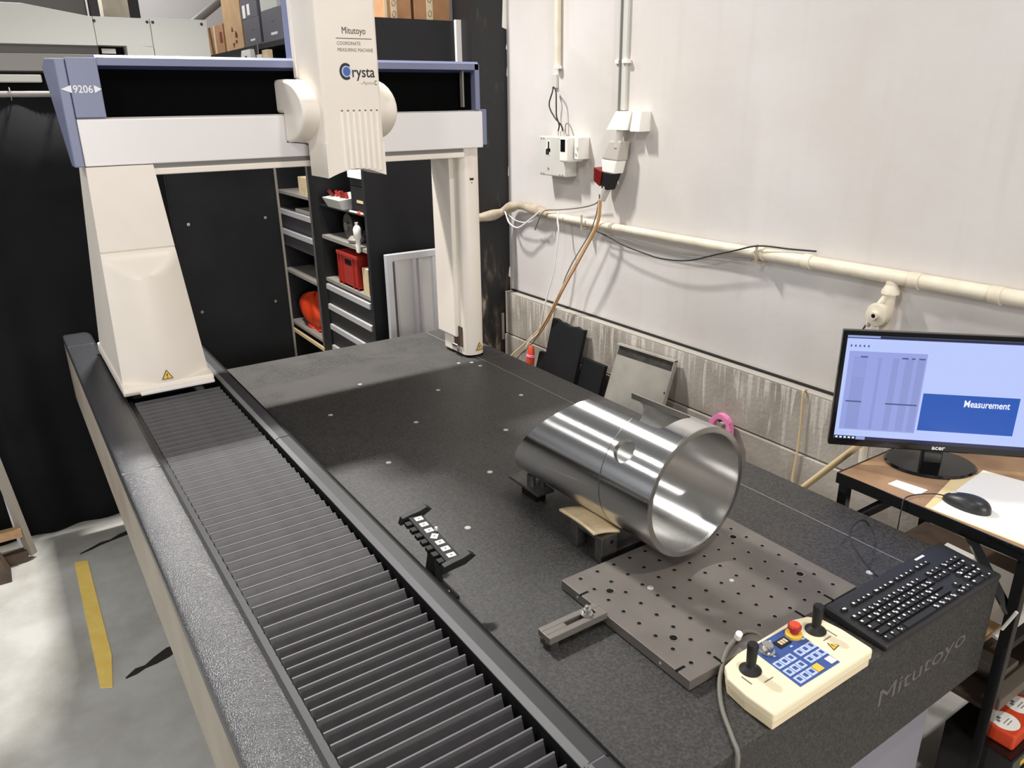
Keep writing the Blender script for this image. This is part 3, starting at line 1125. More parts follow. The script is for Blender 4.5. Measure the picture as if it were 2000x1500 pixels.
# stylus rack
sr = thing('stylus_rack', 'black stylus change rack with seven white labels on a post', 'stylus rack', (.69, 1.36, .75))
rz = Matrix.Translation((.692, 1.374, .87)) @ Matrix.Rotation(-.05, 4, 'Z') @ Matrix.Rotation(.04, 4, 'X')
b = B()
b.x = rz
b.box(-.020, .016, -.105, .105, -.012, .0)
b.build('bar', 'black_plastic', sr, bevel=.002)
for s, y in ((1, .112), (-1, -.112)):
    b = B()
    b.x = rz
    b.prism([(-.040, -.018), (-.018, -.014), (.018, -.010), (.044, .004), (.030, .014), (.012, .008), (-.015, .004), (-.034, .0)], 'Y', y - .008, y + .008)
    b.build('end_plate', 'black_plastic', sr, bevel=.001)
for k in range(7):
    y = .0855 - k * .0285
    b = B()
    b.x = rz
    b.box(-.034, -.018, y - .0085, y + .0085, -.014, -.004)
    b.build('fork', 'black_plastic', sr, bevel=.001)
    b = B()
    b.x = rz @ Matrix.Translation((.0, y, 0)) @ Matrix.Rotation(.9 if k == 3 else 0, 4, 'Z')
    b.box(-.0095, .0095, -.0078, .0078, 0, .0008)
    lb = b.build('label', 'paper', sr)
    b = B()
    b.x = rz @ Matrix.Translation((.0, y, 0)) @ Matrix.Rotation(.9 if k == 3 else 0, 4, 'Z')
    b.box(-.0024, .0024, -.0024, .0024, .0008, .0011)
    b.build('printed_mark', 'grey_ink', lb)
b = B()
b.x = rz
b.lathe([(.004, 0), (.005, .006), (.0035, .010), (0, .011)], (.014, .018, 0), 10)
b.build('pin', 'insert', sr, smooth=40)
b = B()
b.prism([(1.392, .862), (1.358, .862), (1.352, .82), (1.345, .76), (1.300, .757), (1.300, .75), (1.405, .75), (1.402, .77), (1.386, .82)], 'X', .676, .694)
b.build('post', 'black_plastic', sr, bevel=.002)
b = B()
b.box(.668, .702, 1.285, 1.410, .7505, .757)
b.build('foot', 'black_plastic', sr, bevel=.001)
b = B()
b.lathe([(.005, .757), (.005, .764), (.003, .766), (0, .766)], (.684, 1.305, 0), 10)
b.build('screw', 'steel_plain', sr, smooth=40)

# control pendant
cp = thing('control_pendant', 'cream joystick control pendant with blue button panel', 'controller', (1.11, .70, .75))
out = [(.958, .628), (.956, .690), (.962, .738), (.985, .764), (1.03, .773), (1.205, .778), (1.240, .768), (1.257, .742), (1.262, .70), (1.258, .632), (1.25, .628)]
b = B()
b.prism(out, 'Z', .768, .790)
b.build('case', 'pad', cp, bevel=.005, segs=3)
b = B()
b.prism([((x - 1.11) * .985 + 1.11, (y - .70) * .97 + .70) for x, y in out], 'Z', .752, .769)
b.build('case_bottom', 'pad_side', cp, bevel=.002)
b = B()
b.prism([(1.052, .645), (1.170, .644), (1.178, .767), (1.060, .767)], 'Z', .790, .7907)
pp = b.build('button_panel', 'pad_blue', cp)
for row, y in enumerate((.7045, .681, .658)):
    for x in (1.0665, 1.0845, 1.1025):
        b = B()
        b.box(x - .0080, x + .0080, y - .0088, y + .0088, .7907, .7922)
        kb_ = b.build('button', 'pad_btn', pp)
        b = B()
        b.box(x - .0040, x + .0042, y - .0046, y + .0046, .7922, .7926)
        b.build('printed_mark', 'pad_blue', kb_)
    if row < 2:
        for x in (1.1290, 1.1465, 1.1640):
            b = B()
            b.box(x - .0080, x + .0080, y - .0088, y + .0088, .7907, .7922)
            kb_ = b.build('button', 'pad_btn', pp)
            b = B()
            b.box(x - .0040, x + .0042, y - .0046, y + .0046, .7922, .7926)
            b.build('printed_mark', 'pad_blue', kb_)
B().box(1.112, 1.130, .649, .667, .7907, .793).build('yellow_button', 'yellow', pp, bevel=.002)
B().box(1.151, 1.168, .649, .666, .7907, .793).build('white_button', 'white', pp, bevel=.001)
B().box(1.108, 1.142, .732, .752, .7907, .7925).build('display', 'black_plastic', pp)
b = B()
for k in range(3):
    b.box(1.117 + k*.0075, 1.1225 + k*.0075, .737, .748, .7925, .793)
b.build('digit', 'tape', pp)
b = B()
b.box(1.092, 1.112, .757, .761, .7907, .7911)
b.box(1.128, 1.135, .7235, .727, .7907, .7911)
b.box(1.166, 1.176, .724, .728, .7907, .7911)
b.box(1.078, 1.083, .7235, .727, .7907, .7911)
b.build('printed_text', 'pad_btn', pp)
b = B()
b.lathe([(.016, .7907), (.016, .7935), (.012, .7945), (.012, .806), (.0105, .808), (0, .808)], (1.080, .743, 0), 20)
b.build('feed_knob', 'steel_plain', cp, smooth=35)
b = B()
b.lathe([(.017, .7905), (.017, .796), (.0145, .798), (.0115, .798)], (1.163, .744, 0), 22)
es = b.build('stop_collar', 'yellow', cp, smooth=35)
b = B()
b.lathe([(.0085, .798), (.0085, .806), (.0135, .808), (.0135, .814), (.0110, .817), (0, .8175)], (1.163, .744, 0), 22)
b.build('stop_button', 'red', es, smooth=35)
b = B()
b.lathe([(.0112, .8168), (.0108, .8178), (.004, .8184), (0, .8184)], (1.163, .744, 0), 22)
b.build('stop_button_top', 'orange', es, smooth=35)
for x, y in ((1.013, .727), (1.213, .729)):
    b = B()
    b.lathe([(.021, .7895), (.021, .792), (.017, .795), (.010, .800), (.0085, .806)], (x, y, 0), 22)
    j = b.build('joystick_boot', 'black_plastic', cp, smooth=40)
    b = B()
    b.lathe([(.0085, .80), (.0095, .812), (.0105, .838), (.0112, .846), (.0095, .850), (0, .851)], (x, y, 0), 16)
    b.build('joystick', 'black_plastic', j, smooth=40)
b = B()
for (x, y, r) in ((.985, .712, 0), (1.02, .690, 1), (1.232, .705, 0), (1.21, .700, 1)):
    if r:
        b.box(x - .012, x + .012, y - .0012, y + .0012, .7902, .7905)
    else:
        b.box(x - .0015, x + .0015, y - .012, y + .012, .7902, .7905)
b.build('printed_text', 'ink_soft', cp)
warning(cp, frame((1.200, .672, .7905), (1, .15, 0), (-.15, 1, 0)), .022)
cb = catmull([(1.120, .778, .772), (1.125, .800, .775), (1.10, .815, .780), (1.03, .797, .782), (.975, .765, .760), (.925, .715, .757), (.885, .655, .757), (.868, .628, .752), (.860, .622, .70), (.855, .62, .55)], 6)
b = B()
b.tube(cb, .0045, 8)
b.build('cable', 'cable_g', cp, smooth=60)
b = B()
b.tube([(1.070, .806, .786), (1.066, .800, .802)], .007, 12)
b.build('cable_tag', 'white', cp)

# keyboard
kbd = thing('keyboard', 'black computer keyboard on the corner of the granite table', 'keyboard', (1.541, .703, .75), -.010)
KW, KD = .452, .150
def kz(y):
    return .016 + .010 * (y + KD/2) / KD
b = B()
hw, hd = KW/2, KD/2
b.hexa([(-hw, -hd, .002), (hw, -hd, .002), (hw, hd, .002), (-hw, hd, .002), (-hw, -hd, .0155), (hw, -hd, .0155), (hw, hd, .026), (-hw, hd, .026)])
kb0 = b.build('body', 'key_body', kbd, local=True, bevel=.006, segs=3)
b = B()
for sx in (-1, 1):
    b.box(sx*.18 - .02, sx*.18 + .02, hd - .02, hd - .012, 0, .006)
    b.box(sx*.18 - .02, sx*.18 + .02, -hd + .010, -hd + .02, 0, .004)
b.build('rubber_foot', 'void', kbd, local=True)
pt = .0180
kcache = {}
leg = B()
def key(x, y, wk=1, hk=1):
    ww, hh = wk*pt - .0024, hk*pt - .0026
    kk = (round(ww, 4), round(hh, 4))
    if kk not in kcache:
        b = B()
        i = .0018
        b.hexa([(-ww/2, -hh/2, 0), (ww/2, -hh/2, 0), (ww/2, hh/2, 0), (-ww/2, hh/2, 0), (-ww/2+i, -hh/2+i*.6, .006), (ww/2-i, -hh/2+i*.6, .006), (ww/2-i, hh/2-i*1.4, .006), (-ww/2+i, hh/2-i*1.4, .006)])
        o = b.build('key', 'key', kbd, local=True)
        kcache[kk] = o.data
    else:
        o = bpy.data.objects.new('key', kcache[kk])
        COL.objects.link(o)
        o.parent = kbd
    z = kz(y) - .0005
    o.location = (x, y, z)
    o.rotation_euler = (math.atan2(.010, KD), 0, 0)
    if wk < 4:
        n = random.choice((1, 1, 2))
        for q in range(n):
            lx = x - ww/2 + .0035 + q * .004
            ly = y + (hh/2 - .0065 if q == 0 else -hh/2 + .0045)
            sz = random.uniform(.0016, .0027)
            zz = kz(ly) + .0059
            leg.box(lx - sz, lx + sz*random.uniform(.6, 1.3), ly - sz, ly + sz, zz - .0004, zz + .0004)
X0 = -hw + .014
rows = [(-.058, [1.25, 1.25, 1.25, 6.25, 1.25, 1.25, 1.25, 1.25]), (-.058 + pt, [2.25] + [1]*10 + [2.75]), (-.058 + 2*pt, [1.75] + [1]*11 + [2.25]),
        (-.058 + 3*pt, [1.5] + [1]*12 + [1.5]), (-.058 + 4*pt, [1]*13 + [2])]
for y, ws in rows:
    x = X0
    for wk in ws:
        key(x + wk*pt/2, y, wk)
        x += wk*pt
yf = -.058 + 5*pt + .010
for grp in ([0], [2, 3, 4, 5], [6.5, 7.5, 8.5, 9.5], [11, 12, 13, 14]):
    for q in grp:
        key(X0 + (q + .5)*pt, yf, 1, .8)
XN = X0 + 15*pt + .008
for i in range(3):
    key(XN + (i + .5)*pt, yf, 1, .8)
    for r in (3, 4):
        key(XN + (i + .5)*pt, -.058 + r*pt)
    key(XN + (i + .5)*pt, -.058)
key(XN + 1.5*pt, -.058 + pt)
XP = XN + 3*pt + .008
for r in range(5):
    for i in range(4):
        if i == 3 and r in (1, 3):
            continue
        if r == 0 and i == 1:
            continue
        if r == 0 and i == 0:
            key(XP + pt, -.058, 2)
            continue
        if i == 3 and r in (0, 2):
            key(XP + (i + .5)*pt, -.058 + (r + .5)*pt, 1, 2)
            continue
        key(XP + (i + .5)*pt, -.058 + r*pt)
lo = leg.build('key_legend', 'white_ink', kbd, local=True)
lo['kind'] = 'stuff'
b = B()
b.box(.10, .135, hd - .016, hd - .010, .0255, .0263)
b.build('maker_label', 'white_ink', kbd, local=True)
b = B()
b.tube(catmull([(-.02, hd - .004, .016), (-.022, hd + .03, .03), (.01, hd + .10, .055), (.06, hd + .13, .06), (.16, hd + .16, .03), (.24, hd + .18, -.05), (.27, hd + .19, -.2)], 6), .0022, 8)
b.build('cable', 'cable_b', kbd, local=True, smooth=60)

# ================================================================== DESK WITH MONITOR
dk = thing('steel_desk', 'small brown topped steel frame desk beside the granite table', 'desk', (2.07, .80, 0))
DX0, DX1, DY0, DY1, DZ = 1.812, 2.335, .585, 1.095, .82
B().box(DX0 + .004, DX1 - .004, DY0 + .004, DY1 - .004, DZ - .008, DZ).build('desk_top', 'desk_wood', dk, bevel=.001)
def bar(b, x0, x1, y0, y1, z0, z1):
    b.box(x0, x1, y0, y1, z0, z1)
fr = 0.026
for a in ((DX0, DX0 + .004, DY0, DY1, DZ - .030, DZ + .001), (DX1 - .004, DX1, DY0, DY1, DZ - .030, DZ + .001), (DX0 + .004, DX1 - .004, DY0, DY0 + .004, DZ - .030, DZ + .001), (DX0 + .004, DX1 - .004, DY1 - .004, DY1, DZ - .030, DZ + .001)):
    B().box(*a).build('frame_rail', 'gloss_black', dk)
for x in (DX0 + .004, DX1 - .032):
    for y in (DY0 + .010, DY1 - .034):
        B().box(x, x + .026, y, y + .026, 0, DZ - .010).build('leg', 'gloss_black', dk, bevel=.002)
B().box(DX0 + .03, DX1 - .03, DY0 + .012, DY0 + .034, .535, .556).build('cross_bar', 'black', dk)
B().box(DX0 + .03, DX1 - .03, DY0 + .006, DY0 + .036, .352, .384).build('lower_bar', 'flat_bar', dk)
B().box(DX0 + .03, DX1 - .03, DY0 + .04, DY1 - .03, .50, .512).build('shelf', 'dirty_brown', dk)
B().box(DX0 + .03, DX1 - .03, DY0 + .04, DY1 - .03, .330, .345).build('lower_shelf', 'dirty_brown', dk)
for y0, y1, zz in ((DY0 + .155, DY0 + .03, .64), (DY1 - .155, DY1 - .025, .66)):
    b = B()
    b.tube([(DX0 + .014, y0, DZ - .022), (DX0 + .014, y1, zz)], .014, 4)
    b.build('knee_brace', 'gloss_black', dk)
b = B()
b.tube([(DX0 + .0, DY0 + .01, .66), (DX0 - .004, DY0 + .03, .60)], .004, 6)
b.build('cable_clip', 'grey_plastic', dk)

mon = thing('computer_monitor', 'black flat computer monitor showing a pale blue program window', 'monitor', (2.045, .952, .8205), math.radians(-45.86))
b = B()
b.lathe([(.0, 0), (.118, 0), (.120, .004), (.114, .008), (.02, .012), (0, .012)], (0, .035, 0), 40, 1, .82)
b.build('stand_base', 'gloss_black', mon, local=True, smooth=30)
b = B()
b.box(-.026, .026, .020, .045, .008, .10)
b.build('stand_neck', 'gloss_black', mon, local=True, bevel=.003)
zb = .0535
b = B()
b.box(-.284, .284, 0, .022, zb, zb + .339)
b.box(-.20, .20, .022, .045, zb + .05, zb + .28)
bz = b.build('housing', 'gloss_black', mon, local=True, bevel=.004)
ZS = lambda z: z - .8205
scr = B().box(-.272, .272, -.0006, .001, ZS(.896), ZS(1.200)).build('screen', 'scr', mon, local=True)
def sq(x0, x1, z0, z1, m, d=.0009, name='screen_graphic'):
    q = B().box(x0, x1, -d, -d + .0003, ZS(z0), ZS(z1)).build(name, m, scr, local=True)
    return q
sq(-.272, .272, 1.192, 1.200, 'scr_dark')
sq(-.272, -.19, 1.1945, 1.200, 'scr_list', .0012)
sq(-.262, -.066, .926, 1.156, 'scr_list')
for x0, x1 in ((-.248, -.215), (-.186, -.178), (-.15, -.134), (-.118, -.098), (-.088, -.070)):
    sq(x0, x1, .93, 1.140, 'scr_col', .0012)
for k in range(9):
    sq(-.246, -.218, 1.083 + k*.006, 1.0855 + k*.006, 'scr_list', .0014)
for x0, x1 in ((-.232, -.214), (-.128, -.112), (-.104, -.095), (-.086, -.070)):
    sq(x0, x1, 1.139, 1.143, 'scr_line', .0014)
sq(-.255, -.214, 1.0085, 1.0125, 'scr_line', .0015)
sq(-.152, -.072, 1.0065, 1.0105, 'scr_line', .0015)
for k in range(5):
    sq(-.262 + k*.011, -.258 + k*.011, 1.168, 1.174, 'scr_line')
sq(-.272, .272, .896, .906, 'scr_dark')
for k in range(5):
    sq(-.268 + k*.011, -.262 + k*.011, .8985, .9035, 'scr_white', .0012)
sq(-.214, -.19, .8965, .9055, 'scr_list', .0012)
sq(-.060, .178, .936, 1.045, 'scr_blue')
mwm = WM[mon] @ Matrix.Translation((.045, -.0014, ZS(1.012))) @ Matrix.Rotation(math.pi/2, 4, 'X')
text('Measurement', .112, .020, 'scr_white', scr, mwm, name='screen_text', extrude=.0003, bold=.02)
mwm = WM[mon] @ Matrix.Translation((-.014, -.0004, zb + .0065)) @ Matrix.Rotation(math.pi/2, 4, 'X')
text('acer', .034, .0095, 'white_ink', bz, mwm, extrude=.0006, bold=.02)

ms = thing('computer_mouse', 'black computer mouse on white papers on the desk', 'mouse', (1.905, .790, .8225), math.radians(4))
b = B()
def mouse(u, v):
    a = u * 2 * math.pi
    r = math.sin(v * math.pi / 2)
    x = .030 * r * math.cos(a) * (1 - .12 * math.sin(a))
    y = .058 * r * math.sin(a)
    z = .034 * math.cos(v * math.pi / 2) ** .75 * (1 - .22 * (math.sin(a) * r)) if v < 1 else 0
    return (x, y, max(z, 0))
b.grid(mouse, 28, 10)
b.build('shell', 'key_body', ms, local=True, smooth=50)
b = B()
b.tube([(0, .040, .020), (0, .028, .029)], .004, 8)
b.build('wheel', 'grey_plastic', ms, local=True, smooth=50)
b = B()
b.tube(catmull([(0, .055, .008), (-.01, .08, .006), (-.05, .11, .003), (-.088, .115, .001), (-.10, .112, -.03), (-.095, .115, -.2)], 5), .0016, 6)
b.build('cable', 'cable_b', ms, local=True, smooth=60)

def sheet(pts, z, th, name, m, label, cat, group=None):
    return solo(B().prism(pts, 'Z', z, z + th).build(name, m), label, cat, group)
sheet([(1.822, .850), (2.095, .905), (2.15, .70), (2.03, .595), (1.832, .598)], .8205, .0006, 'cream_folder', 'paper_y', 'cream paper folder lying under the white sheets on the desk', 'folder')
sheet([(1.826, .835), (2.150, .868), (2.20, .62), (1.838, .606)], .8212, .0006, 'paper_sheet', 'paper', 'large white paper sheets under the black mouse on the desk', 'paper')
sheet([(1.862, .975), (1.902, .973), (1.914, .893), (1.866, .893)], .8205, .0008, 'note_card', 'paper', 'small white paper slip in front of the monitor base', 'paper')

# things under the desk
rb = thing('red_box', 'orange red box with two round white labels under the desk', 'box', (1.955, .595, .24), .02)
b = B()
b.box(-.088, .090, -.045, .045, 0, .045)
b.build('case', 'orange', rb, local=True, bevel=.006)
for x, y in ((-.048, -.002), (.042, .004)):
    b = B()
    b.lathe([(.034, .0452), (.034, .0458), (0, .0458)], (x, y, 0), 28, 1, 1.0)
    lb = b.build('round_label', 'paper', rb, local=True)
    b = B()
    b.box(x - .018, x - .010, y + .006, y + .014, .0458, .0462)
    b.box(x - .008, x + .002, y + .010, y + .018, .0458, .0462)
    b.box(x - .014, x + .016, y - .004, y - .002, .0458, .0462)
    b.box(x - .012, x + .014, y - .012, y - .010, .0458, .0462)
    b.build('printed_mark', 'ink_soft', lb, local=True)
dv = thing('black_device', 'black metal device with a gold label beneath the red box', 'device', (1.95, .60, 0))
B().box(1.835, 2.10, .53, .70, .015, .24).build('case', 'gloss_black', dv, bevel=.004)
B().box(1.882, 1.925, .528, .5302, .205, .216).build('gold_label', 'yellow', dv)
B().box(1.855, 1.872, .528, .5302, .10, .165).build('white_label', 'white', dv)
B().box(1.90, 1.96, .5275, .5302, .09, .185).build('panel', 'black_plastic', dv)
b = B()
for x in (1.85, 2.08):
    for y in (.545, .685):
        b.tube([(x, y, 0), (x, y, .016)], .01, 10)
b.build('rubber_foot', 'void', dv)
solo(B().box(1.70, 1.80, .57, .62, .12, .145).build('wooden_block', 'wood', None, bevel=.002), 'short wooden block lying beside the black device', 'wood block')
bpy.data.objects['wooden_block'].location.z = 0
solo(B().box(1.84, 1.93, .66, .76, .512, .53).build('cardboard_piece', 'cardboard', None), 'piece of cardboard on the upper shelf under the desk', 'cardboard')
b = B()
b.prism([(1.88, .62), (2.2, .64), (2.22, .95), (1.93, .93)], 'Z', .5135, .522)
solo(b.build('paper_stack', 'paper'), 'stack of white papers on the shelf under the desk', 'paper')
solo(B().box(1.94, 2.02, .63, .72, .345, .395).build('grey_block', 'flat_bar', None, bevel=.003), 'grey metal block on the lower desk shelf', 'metal block')
solo(B().prism([(1.84, .90), (1.97, .93), (1.95, 1.05), (1.83, 1.02)], 'Z', .512, .545).build('brown_box', 'cardboard2'), 'flat brown carton at the far end of the desk shelf', 'carton')
b = B()
b.prism([(1.83, .955), (1.93, .975), (1.925, 1.015), (1.825, .995)], 'Z', .545, .553)
solo(b.build('white_envelope', 'paper'), 'white envelope on the flat brown carton', 'envelope')
# light steel drip tray between the table and the desk
tr = thing('steel_tray', 'grey folded steel tray lying on the desk shelf beside the keyboard', 'tray', (1.9, .8, .522))
b = B()
b.prism([(1.825, .70), (2.02, .72), (1.99, .90), (1.83, .88)], 'Z', .5225, .526)
b.build('bottom', 'grey_sheet', tr)
for p, q in (((1.825, .70), (2.02, .72)), ((2.02, .72), (1.99, .90)), ((1.99, .90), (1.83, .88)), ((1.83, .88), (1.825, .70))):
    b = B()
    v = Vector((q[0]-p[0], q[1]-p[1]))
    n = Vector((-v.y, v.x)).normalized() * .003
    b.prism([p, q, (q[0]+n.x, q[1]+n.y), (p[0]+n.x, p[1]+n.y)], 'Z', .5225, .552)
    b.build('rim', 'grey_sheet', tr)
# cream pole leaning behind the monitor
b = B()
b.tube([(1.739, 1.735, .004), (1.95, 1.293, .637), (2.035, 1.112, .893)], .010, 10)
solo(b.build('leaning_pole', 'cable_cream', None, smooth=40), 'cream wooden pole standing slanted behind the monitor desk', 'pole')

# ================================================================== WALL FITTINGS
wp = thing('wall_pipe', 'cream painted horizontal pipe along the white wall', 'pipe', (2.36, 1.5, 1.24))
b = B()
path = [(2.368, .2, 1.262), (2.368, 1.3, 1.260), (2.368, 1.86, 1.258), (2.368, 1.861, 1.258), (2.370, 2.3, 1.256), (2.372, 3.05, 1.258), (2.372, 3.22, 1.262)]
b.tube(path, [.0245, .0235, .0225, .0195, .0185, .0175, .0175], 18)
b.build('pipe', 'pipe', wp, smooth=50)
b = B()
b.tube(catmull([(2.372, 3.20, 1.262), (2.368, 3.32, 1.275), (2.355, 3.46, 1.285), (2.345, 3.55, 1.262), (2.31, 3.585, 1.236), (2.20, 3.59, 1.222), (1.98, 3.60, 1.215)], 5), [.019 + .010 * math.sin(k * .35) ** 2 for k in range(31)], 14)
b.build('wrapped_bend', 'pipe_grimy', wp, smooth=50)
for y in (1.656, 1.262, 1.020, 1.86):
    b = B()
    b.tube([(2.368, y - .016, 1.2595), (2.368, y + .016, 1.2595)], .0265, 18)
    b.build('coupling', 'pipe', wp, smooth=40)
b = B()
for y in (1.86, 2.9):
    b.box(2.35, 2.402, y - .006, y + .006, 1.222, 1.232)
    b.tube([(2.338, y, 1.295), (2.34, y, 1.225)], .005, 8)
b.build('pipe_clip', 'pipe_grimy', wp)
b = B()
b.tube([(2.362, 1.335, 1.245), (2.362, 1.335, .60)], .018, 14)
b.build('drop_pipe', 'pipe', wp, smooth=50)
b = B()
b.lathe([(.012, 1.245), (.028, 1.215), (.028, 1.205)], (2.362, 1.335, 0), 14)
b.build('drop_collar', 'pipe', wp, smooth=40)
jb = thing('junction_box', 'round cream junction box on the drop pipe above the monitor', 'junction box', (2.338, 1.352, 1.135))
b = B()
b.x = WM[jb] @ Matrix.Rotation(-math.pi/2, 4, 'Y')
b.lathe([(.038, -.020), (.040, .004), (.036, .012), (.014, .016), (.012, .026), (.007, .026), (.007, .014), (0, .014)], seg=18)
b.build('housing', 'pipe', jb, smooth=40)
b = B()
b.x = WM[jb] @ Matrix.Rotation(-math.pi/2, 4, 'Y')
b.lathe([(.0068, .0262), (.0068, .0268), (0, .0268)], seg=14)
b.build('socket_hole', 'void', jb)
b = B()
b.tube([(2.338, 1.352, 1.17), (2.36, 1.335, 1.215)], .010, 10)
b.tube([(2.338, 1.375, 1.118), (2.345, 1.385, 1.09)], .009, 10)
b.build('gland', 'pipe', jb, smooth=40)
b = B()
b.tube(catmull([(2.34, 1.385, 1.10), (2.335, 1.400, 1.06), (2.33, 1.412, 1.0), (2.33, 1.41, .85)], 5), .003, 6)
b.build('cable', 'cable_b', jb, smooth=60)

cdt = thing('conduit', 'thin vertical white conduit above the grey fuse box', 'conduit', (2.385, 3.16, 1.87))
b = B()
b.tube([(2.385, 3.158, 1.955), (2.385, 3.163, 3.4)], .016, 12)
b.build('pipe', 'pipe', cdt, smooth=50)
b = B()
b.tube([(2.385, 3.158, 1.953), (2.385, 3.158, 1.967)], .021, 12)
b.build('end_collar', 'white', cdt, smooth=50)
B().box(2.386, 2.40, 3.172, 3.204, 1.868, 1.93).build('cable_clip', 'grey_plastic', cdt, bevel=.002)
trk = thing('cable_trunking', 'flat grey cable trunking running down to the wall socket', 'trunking', (2.39, 2.70, 1.76))
B().box(2.384, 2.40, 2.672, 2.735, 1.765, 3.4).build('trunk', 'grey_plastic', trk, bevel=.002)
b = B()
b.tube([(2.380, 2.706, 1.76), (2.380, 2.708, 3.4)], .0045, 8)
b.build('cable', 'cable_g', trk, smooth=50)
b = B()
b.box(2.374, 2.40, 2.655, 2.690, 1.955, 1.972)
b.box(2.374, 2.40, 2.712, 2.735, 1.955, 1.972)
b.build('bracket', 'white', trk, bevel=.002)

fb = thing('fuse_box', 'grey fuse box with black stickers on the white wall', 'fuse box', (2.35, 3.13, 1.455))
B().box(2.325, 2.40, 3.015, 3.225, 1.462, 1.648).build('case', 'grey_plastic', fb, bevel=.006)
b = B()
b.box(2.3235, 2.326, 3.135, 3.163, 1.575, 1.628)
b.box(2.3235, 2.326, 3.135, 3.175, 1.558, 1.592)
b.build('sticker', 'white', fb)
b = B()
b.box(2.3228, 2.3236, 3.141, 3.153, 1.583, 1.624)
b.box(2.3228, 2.3236, 3.141, 3.170, 1.562, 1.588)
b.build('printed_mark', 'ink', fb)
b = B()
for y in (3.033, 3.056, 3.188, 3.208):
    for z in (1.472, 1.638):
        b.tube([(2.3225, y, z), (2.326, y, z)], .004, 8)
b.tube([(2.3225, 3.150, 1.497), (2.326, 3.150, 1.497)], .006, 10)
b.build('screw', 'trim', fb)
b = B()
for y in (3.08, 3.10, 3.12):
    b.tube([(2.36, y, 1.645), (2.36, y, 1.672)], .008, 8)
b.build('cable_gland', 'grey_plastic', fb)
b = B()
b.tube(catmull([(2.37, 3.175, 1.872), (2.355, 3.160, 1.85), (2.345, 3.172, 1.79), (2.345, 3.128, 1.735), (2.352, 3.085, 1.70), (2.36, 3.08, 1.665)], 6), .0035, 7)
b.tube(catmull([(2.37, 3.17, 1.872), (2.35, 3.125, 1.85), (2.345, 3.115, 1.79), (2.345, 3.112, 1.74), (2.352, 3.10, 1.70), (2.36, 3.12, 1.668)], 6), .0035, 7)
b.build('wire_loop', 'cable_b', fb, smooth=60)
tm = thing('wall_thermostat', 'white plastic controller with dark screen beside the fuse box', 'controller', (2.32, 3.0, 1.53))
B().box(2.298, 2.40, 2.965, 3.030, 1.535, 1.650).build('case', 'white', tm, bevel=.010, segs=3)
B().box(2.2965, 2.299, 2.982, 3.016, 1.583, 1.638).build('display', 'gloss_black', tm)
B().box(2.330, 2.40, 2.925, 2.955, 1.548, 1.648).build('relay_block', 'white', tm, bevel=.004)
b = B()
b.tube([(2.33, 2.928, 1.60), (2.324, 2.928, 1.60)], .008, 8)
b.tube([(2.33, 2.940, 1.575), (2.324, 2.940, 1.575)], .006, 8)
b.build('terminal', 'grey_plastic', tm)
b = B()
b.tube(catmull([(2.36, 3.06, 1.668), (2.35, 3.045, 1.705), (2.34, 3.0, 1.70), (2.335, 2.965, 1.655)], 5), .0025, 6)
b.build('wire', 'cable_g', tm, smooth=60)

sk = thing('wall_socket', 'white bent plate wall socket with smoky connector on the wall', 'wall socket', (2.36, 2.63, 1.38))
b = B()
b.hexa([(2.335, 2.600, 1.685), (2.40, 2.600, 1.685), (2.40, 2.705, 1.685), (2.318, 2.715, 1.685), (2.352, 2.590, 1.762), (2.40, 2.590, 1.762), (2.40, 2.685, 1.762), (2.350, 2.690, 1.762)])
b.build('socket_cover', 'white', sk, bevel=.002)
b = B()
b.hexa([(2.335, 2.522, 1.680), (2.40, 2.522, 1.680), (2.40, 2.580, 1.680), (2.335, 2.580, 1.680), (2.345, 2.520, 1.762), (2.40, 2.520, 1.762), (2.40, 2.576, 1.762), (2.345, 2.576, 1.762)])
b.build('socket_cover', 'white', sk, bevel=.002)
b = B()
b.tube([(2.348, 2.652, 1.690), (2.346, 2.655, 1.655), (2.342, 2.660, 1.61)], [.018, .014, .02], 12)
b.build('gland', 'clear_grey', sk, smooth=40)
b = B()
b.hexa([(2.322, 2.640, 1.555), (2.385, 2.640, 1.555), (2.385, 2.748, 1.562), (2.322, 2.748, 1.562), (2.330, 2.628, 1.640), (2.385, 2.628, 1.640), (2.385, 2.705, 1.640), (2.330, 2.705, 1.640)])
b.build('connector', 'clear_grey', sk, bevel=.006)
b = B()
b.hexa([(2.318, 2.655, 1.500), (2.375, 2.655, 1.500), (2.375, 2.735, 1.505), (2.318, 2.735, 1.505), (2.322, 2.642, 1.556), (2.38, 2.642, 1.556), (2.38, 2.748, 1.560), (2.322, 2.748, 1.560)])
b.build('plug_body', 'white', sk, bevel=.005)
b = B()
b.hexa([(2.315, 2.690, 1.428), (2.36, 2.690, 1.428), (2.36, 2.735, 1.432), (2.315, 2.735, 1.432), (2.312, 2.655, 1.502), (2.365, 2.655, 1.502), (2.365, 2.722, 1.506), (2.312, 2.722, 1.506)])
b.build('plug_grip', 'black_plastic', sk, bevel=.004)
b = B()
b.hexa([(2.315, 2.748, 1.440), (2.36, 2.748, 1.440), (2.36, 2.790, 1.462), (2.315, 2.790, 1.462), (2.312, 2.730, 1.508), (2.365, 2.730, 1.508), (2.365, 2.788, 1.524), (2.312, 2.788, 1.524)])
b.build('red_plug', 'dark_red', sk, bevel=.004)
b = B()
b.tube([(2.335, 2.715, 1.440), (2.325, 2.735, 1.378)], [.022, .013], 12)
b.build('cable_grip', 'clear_grey', sk, smooth=40)

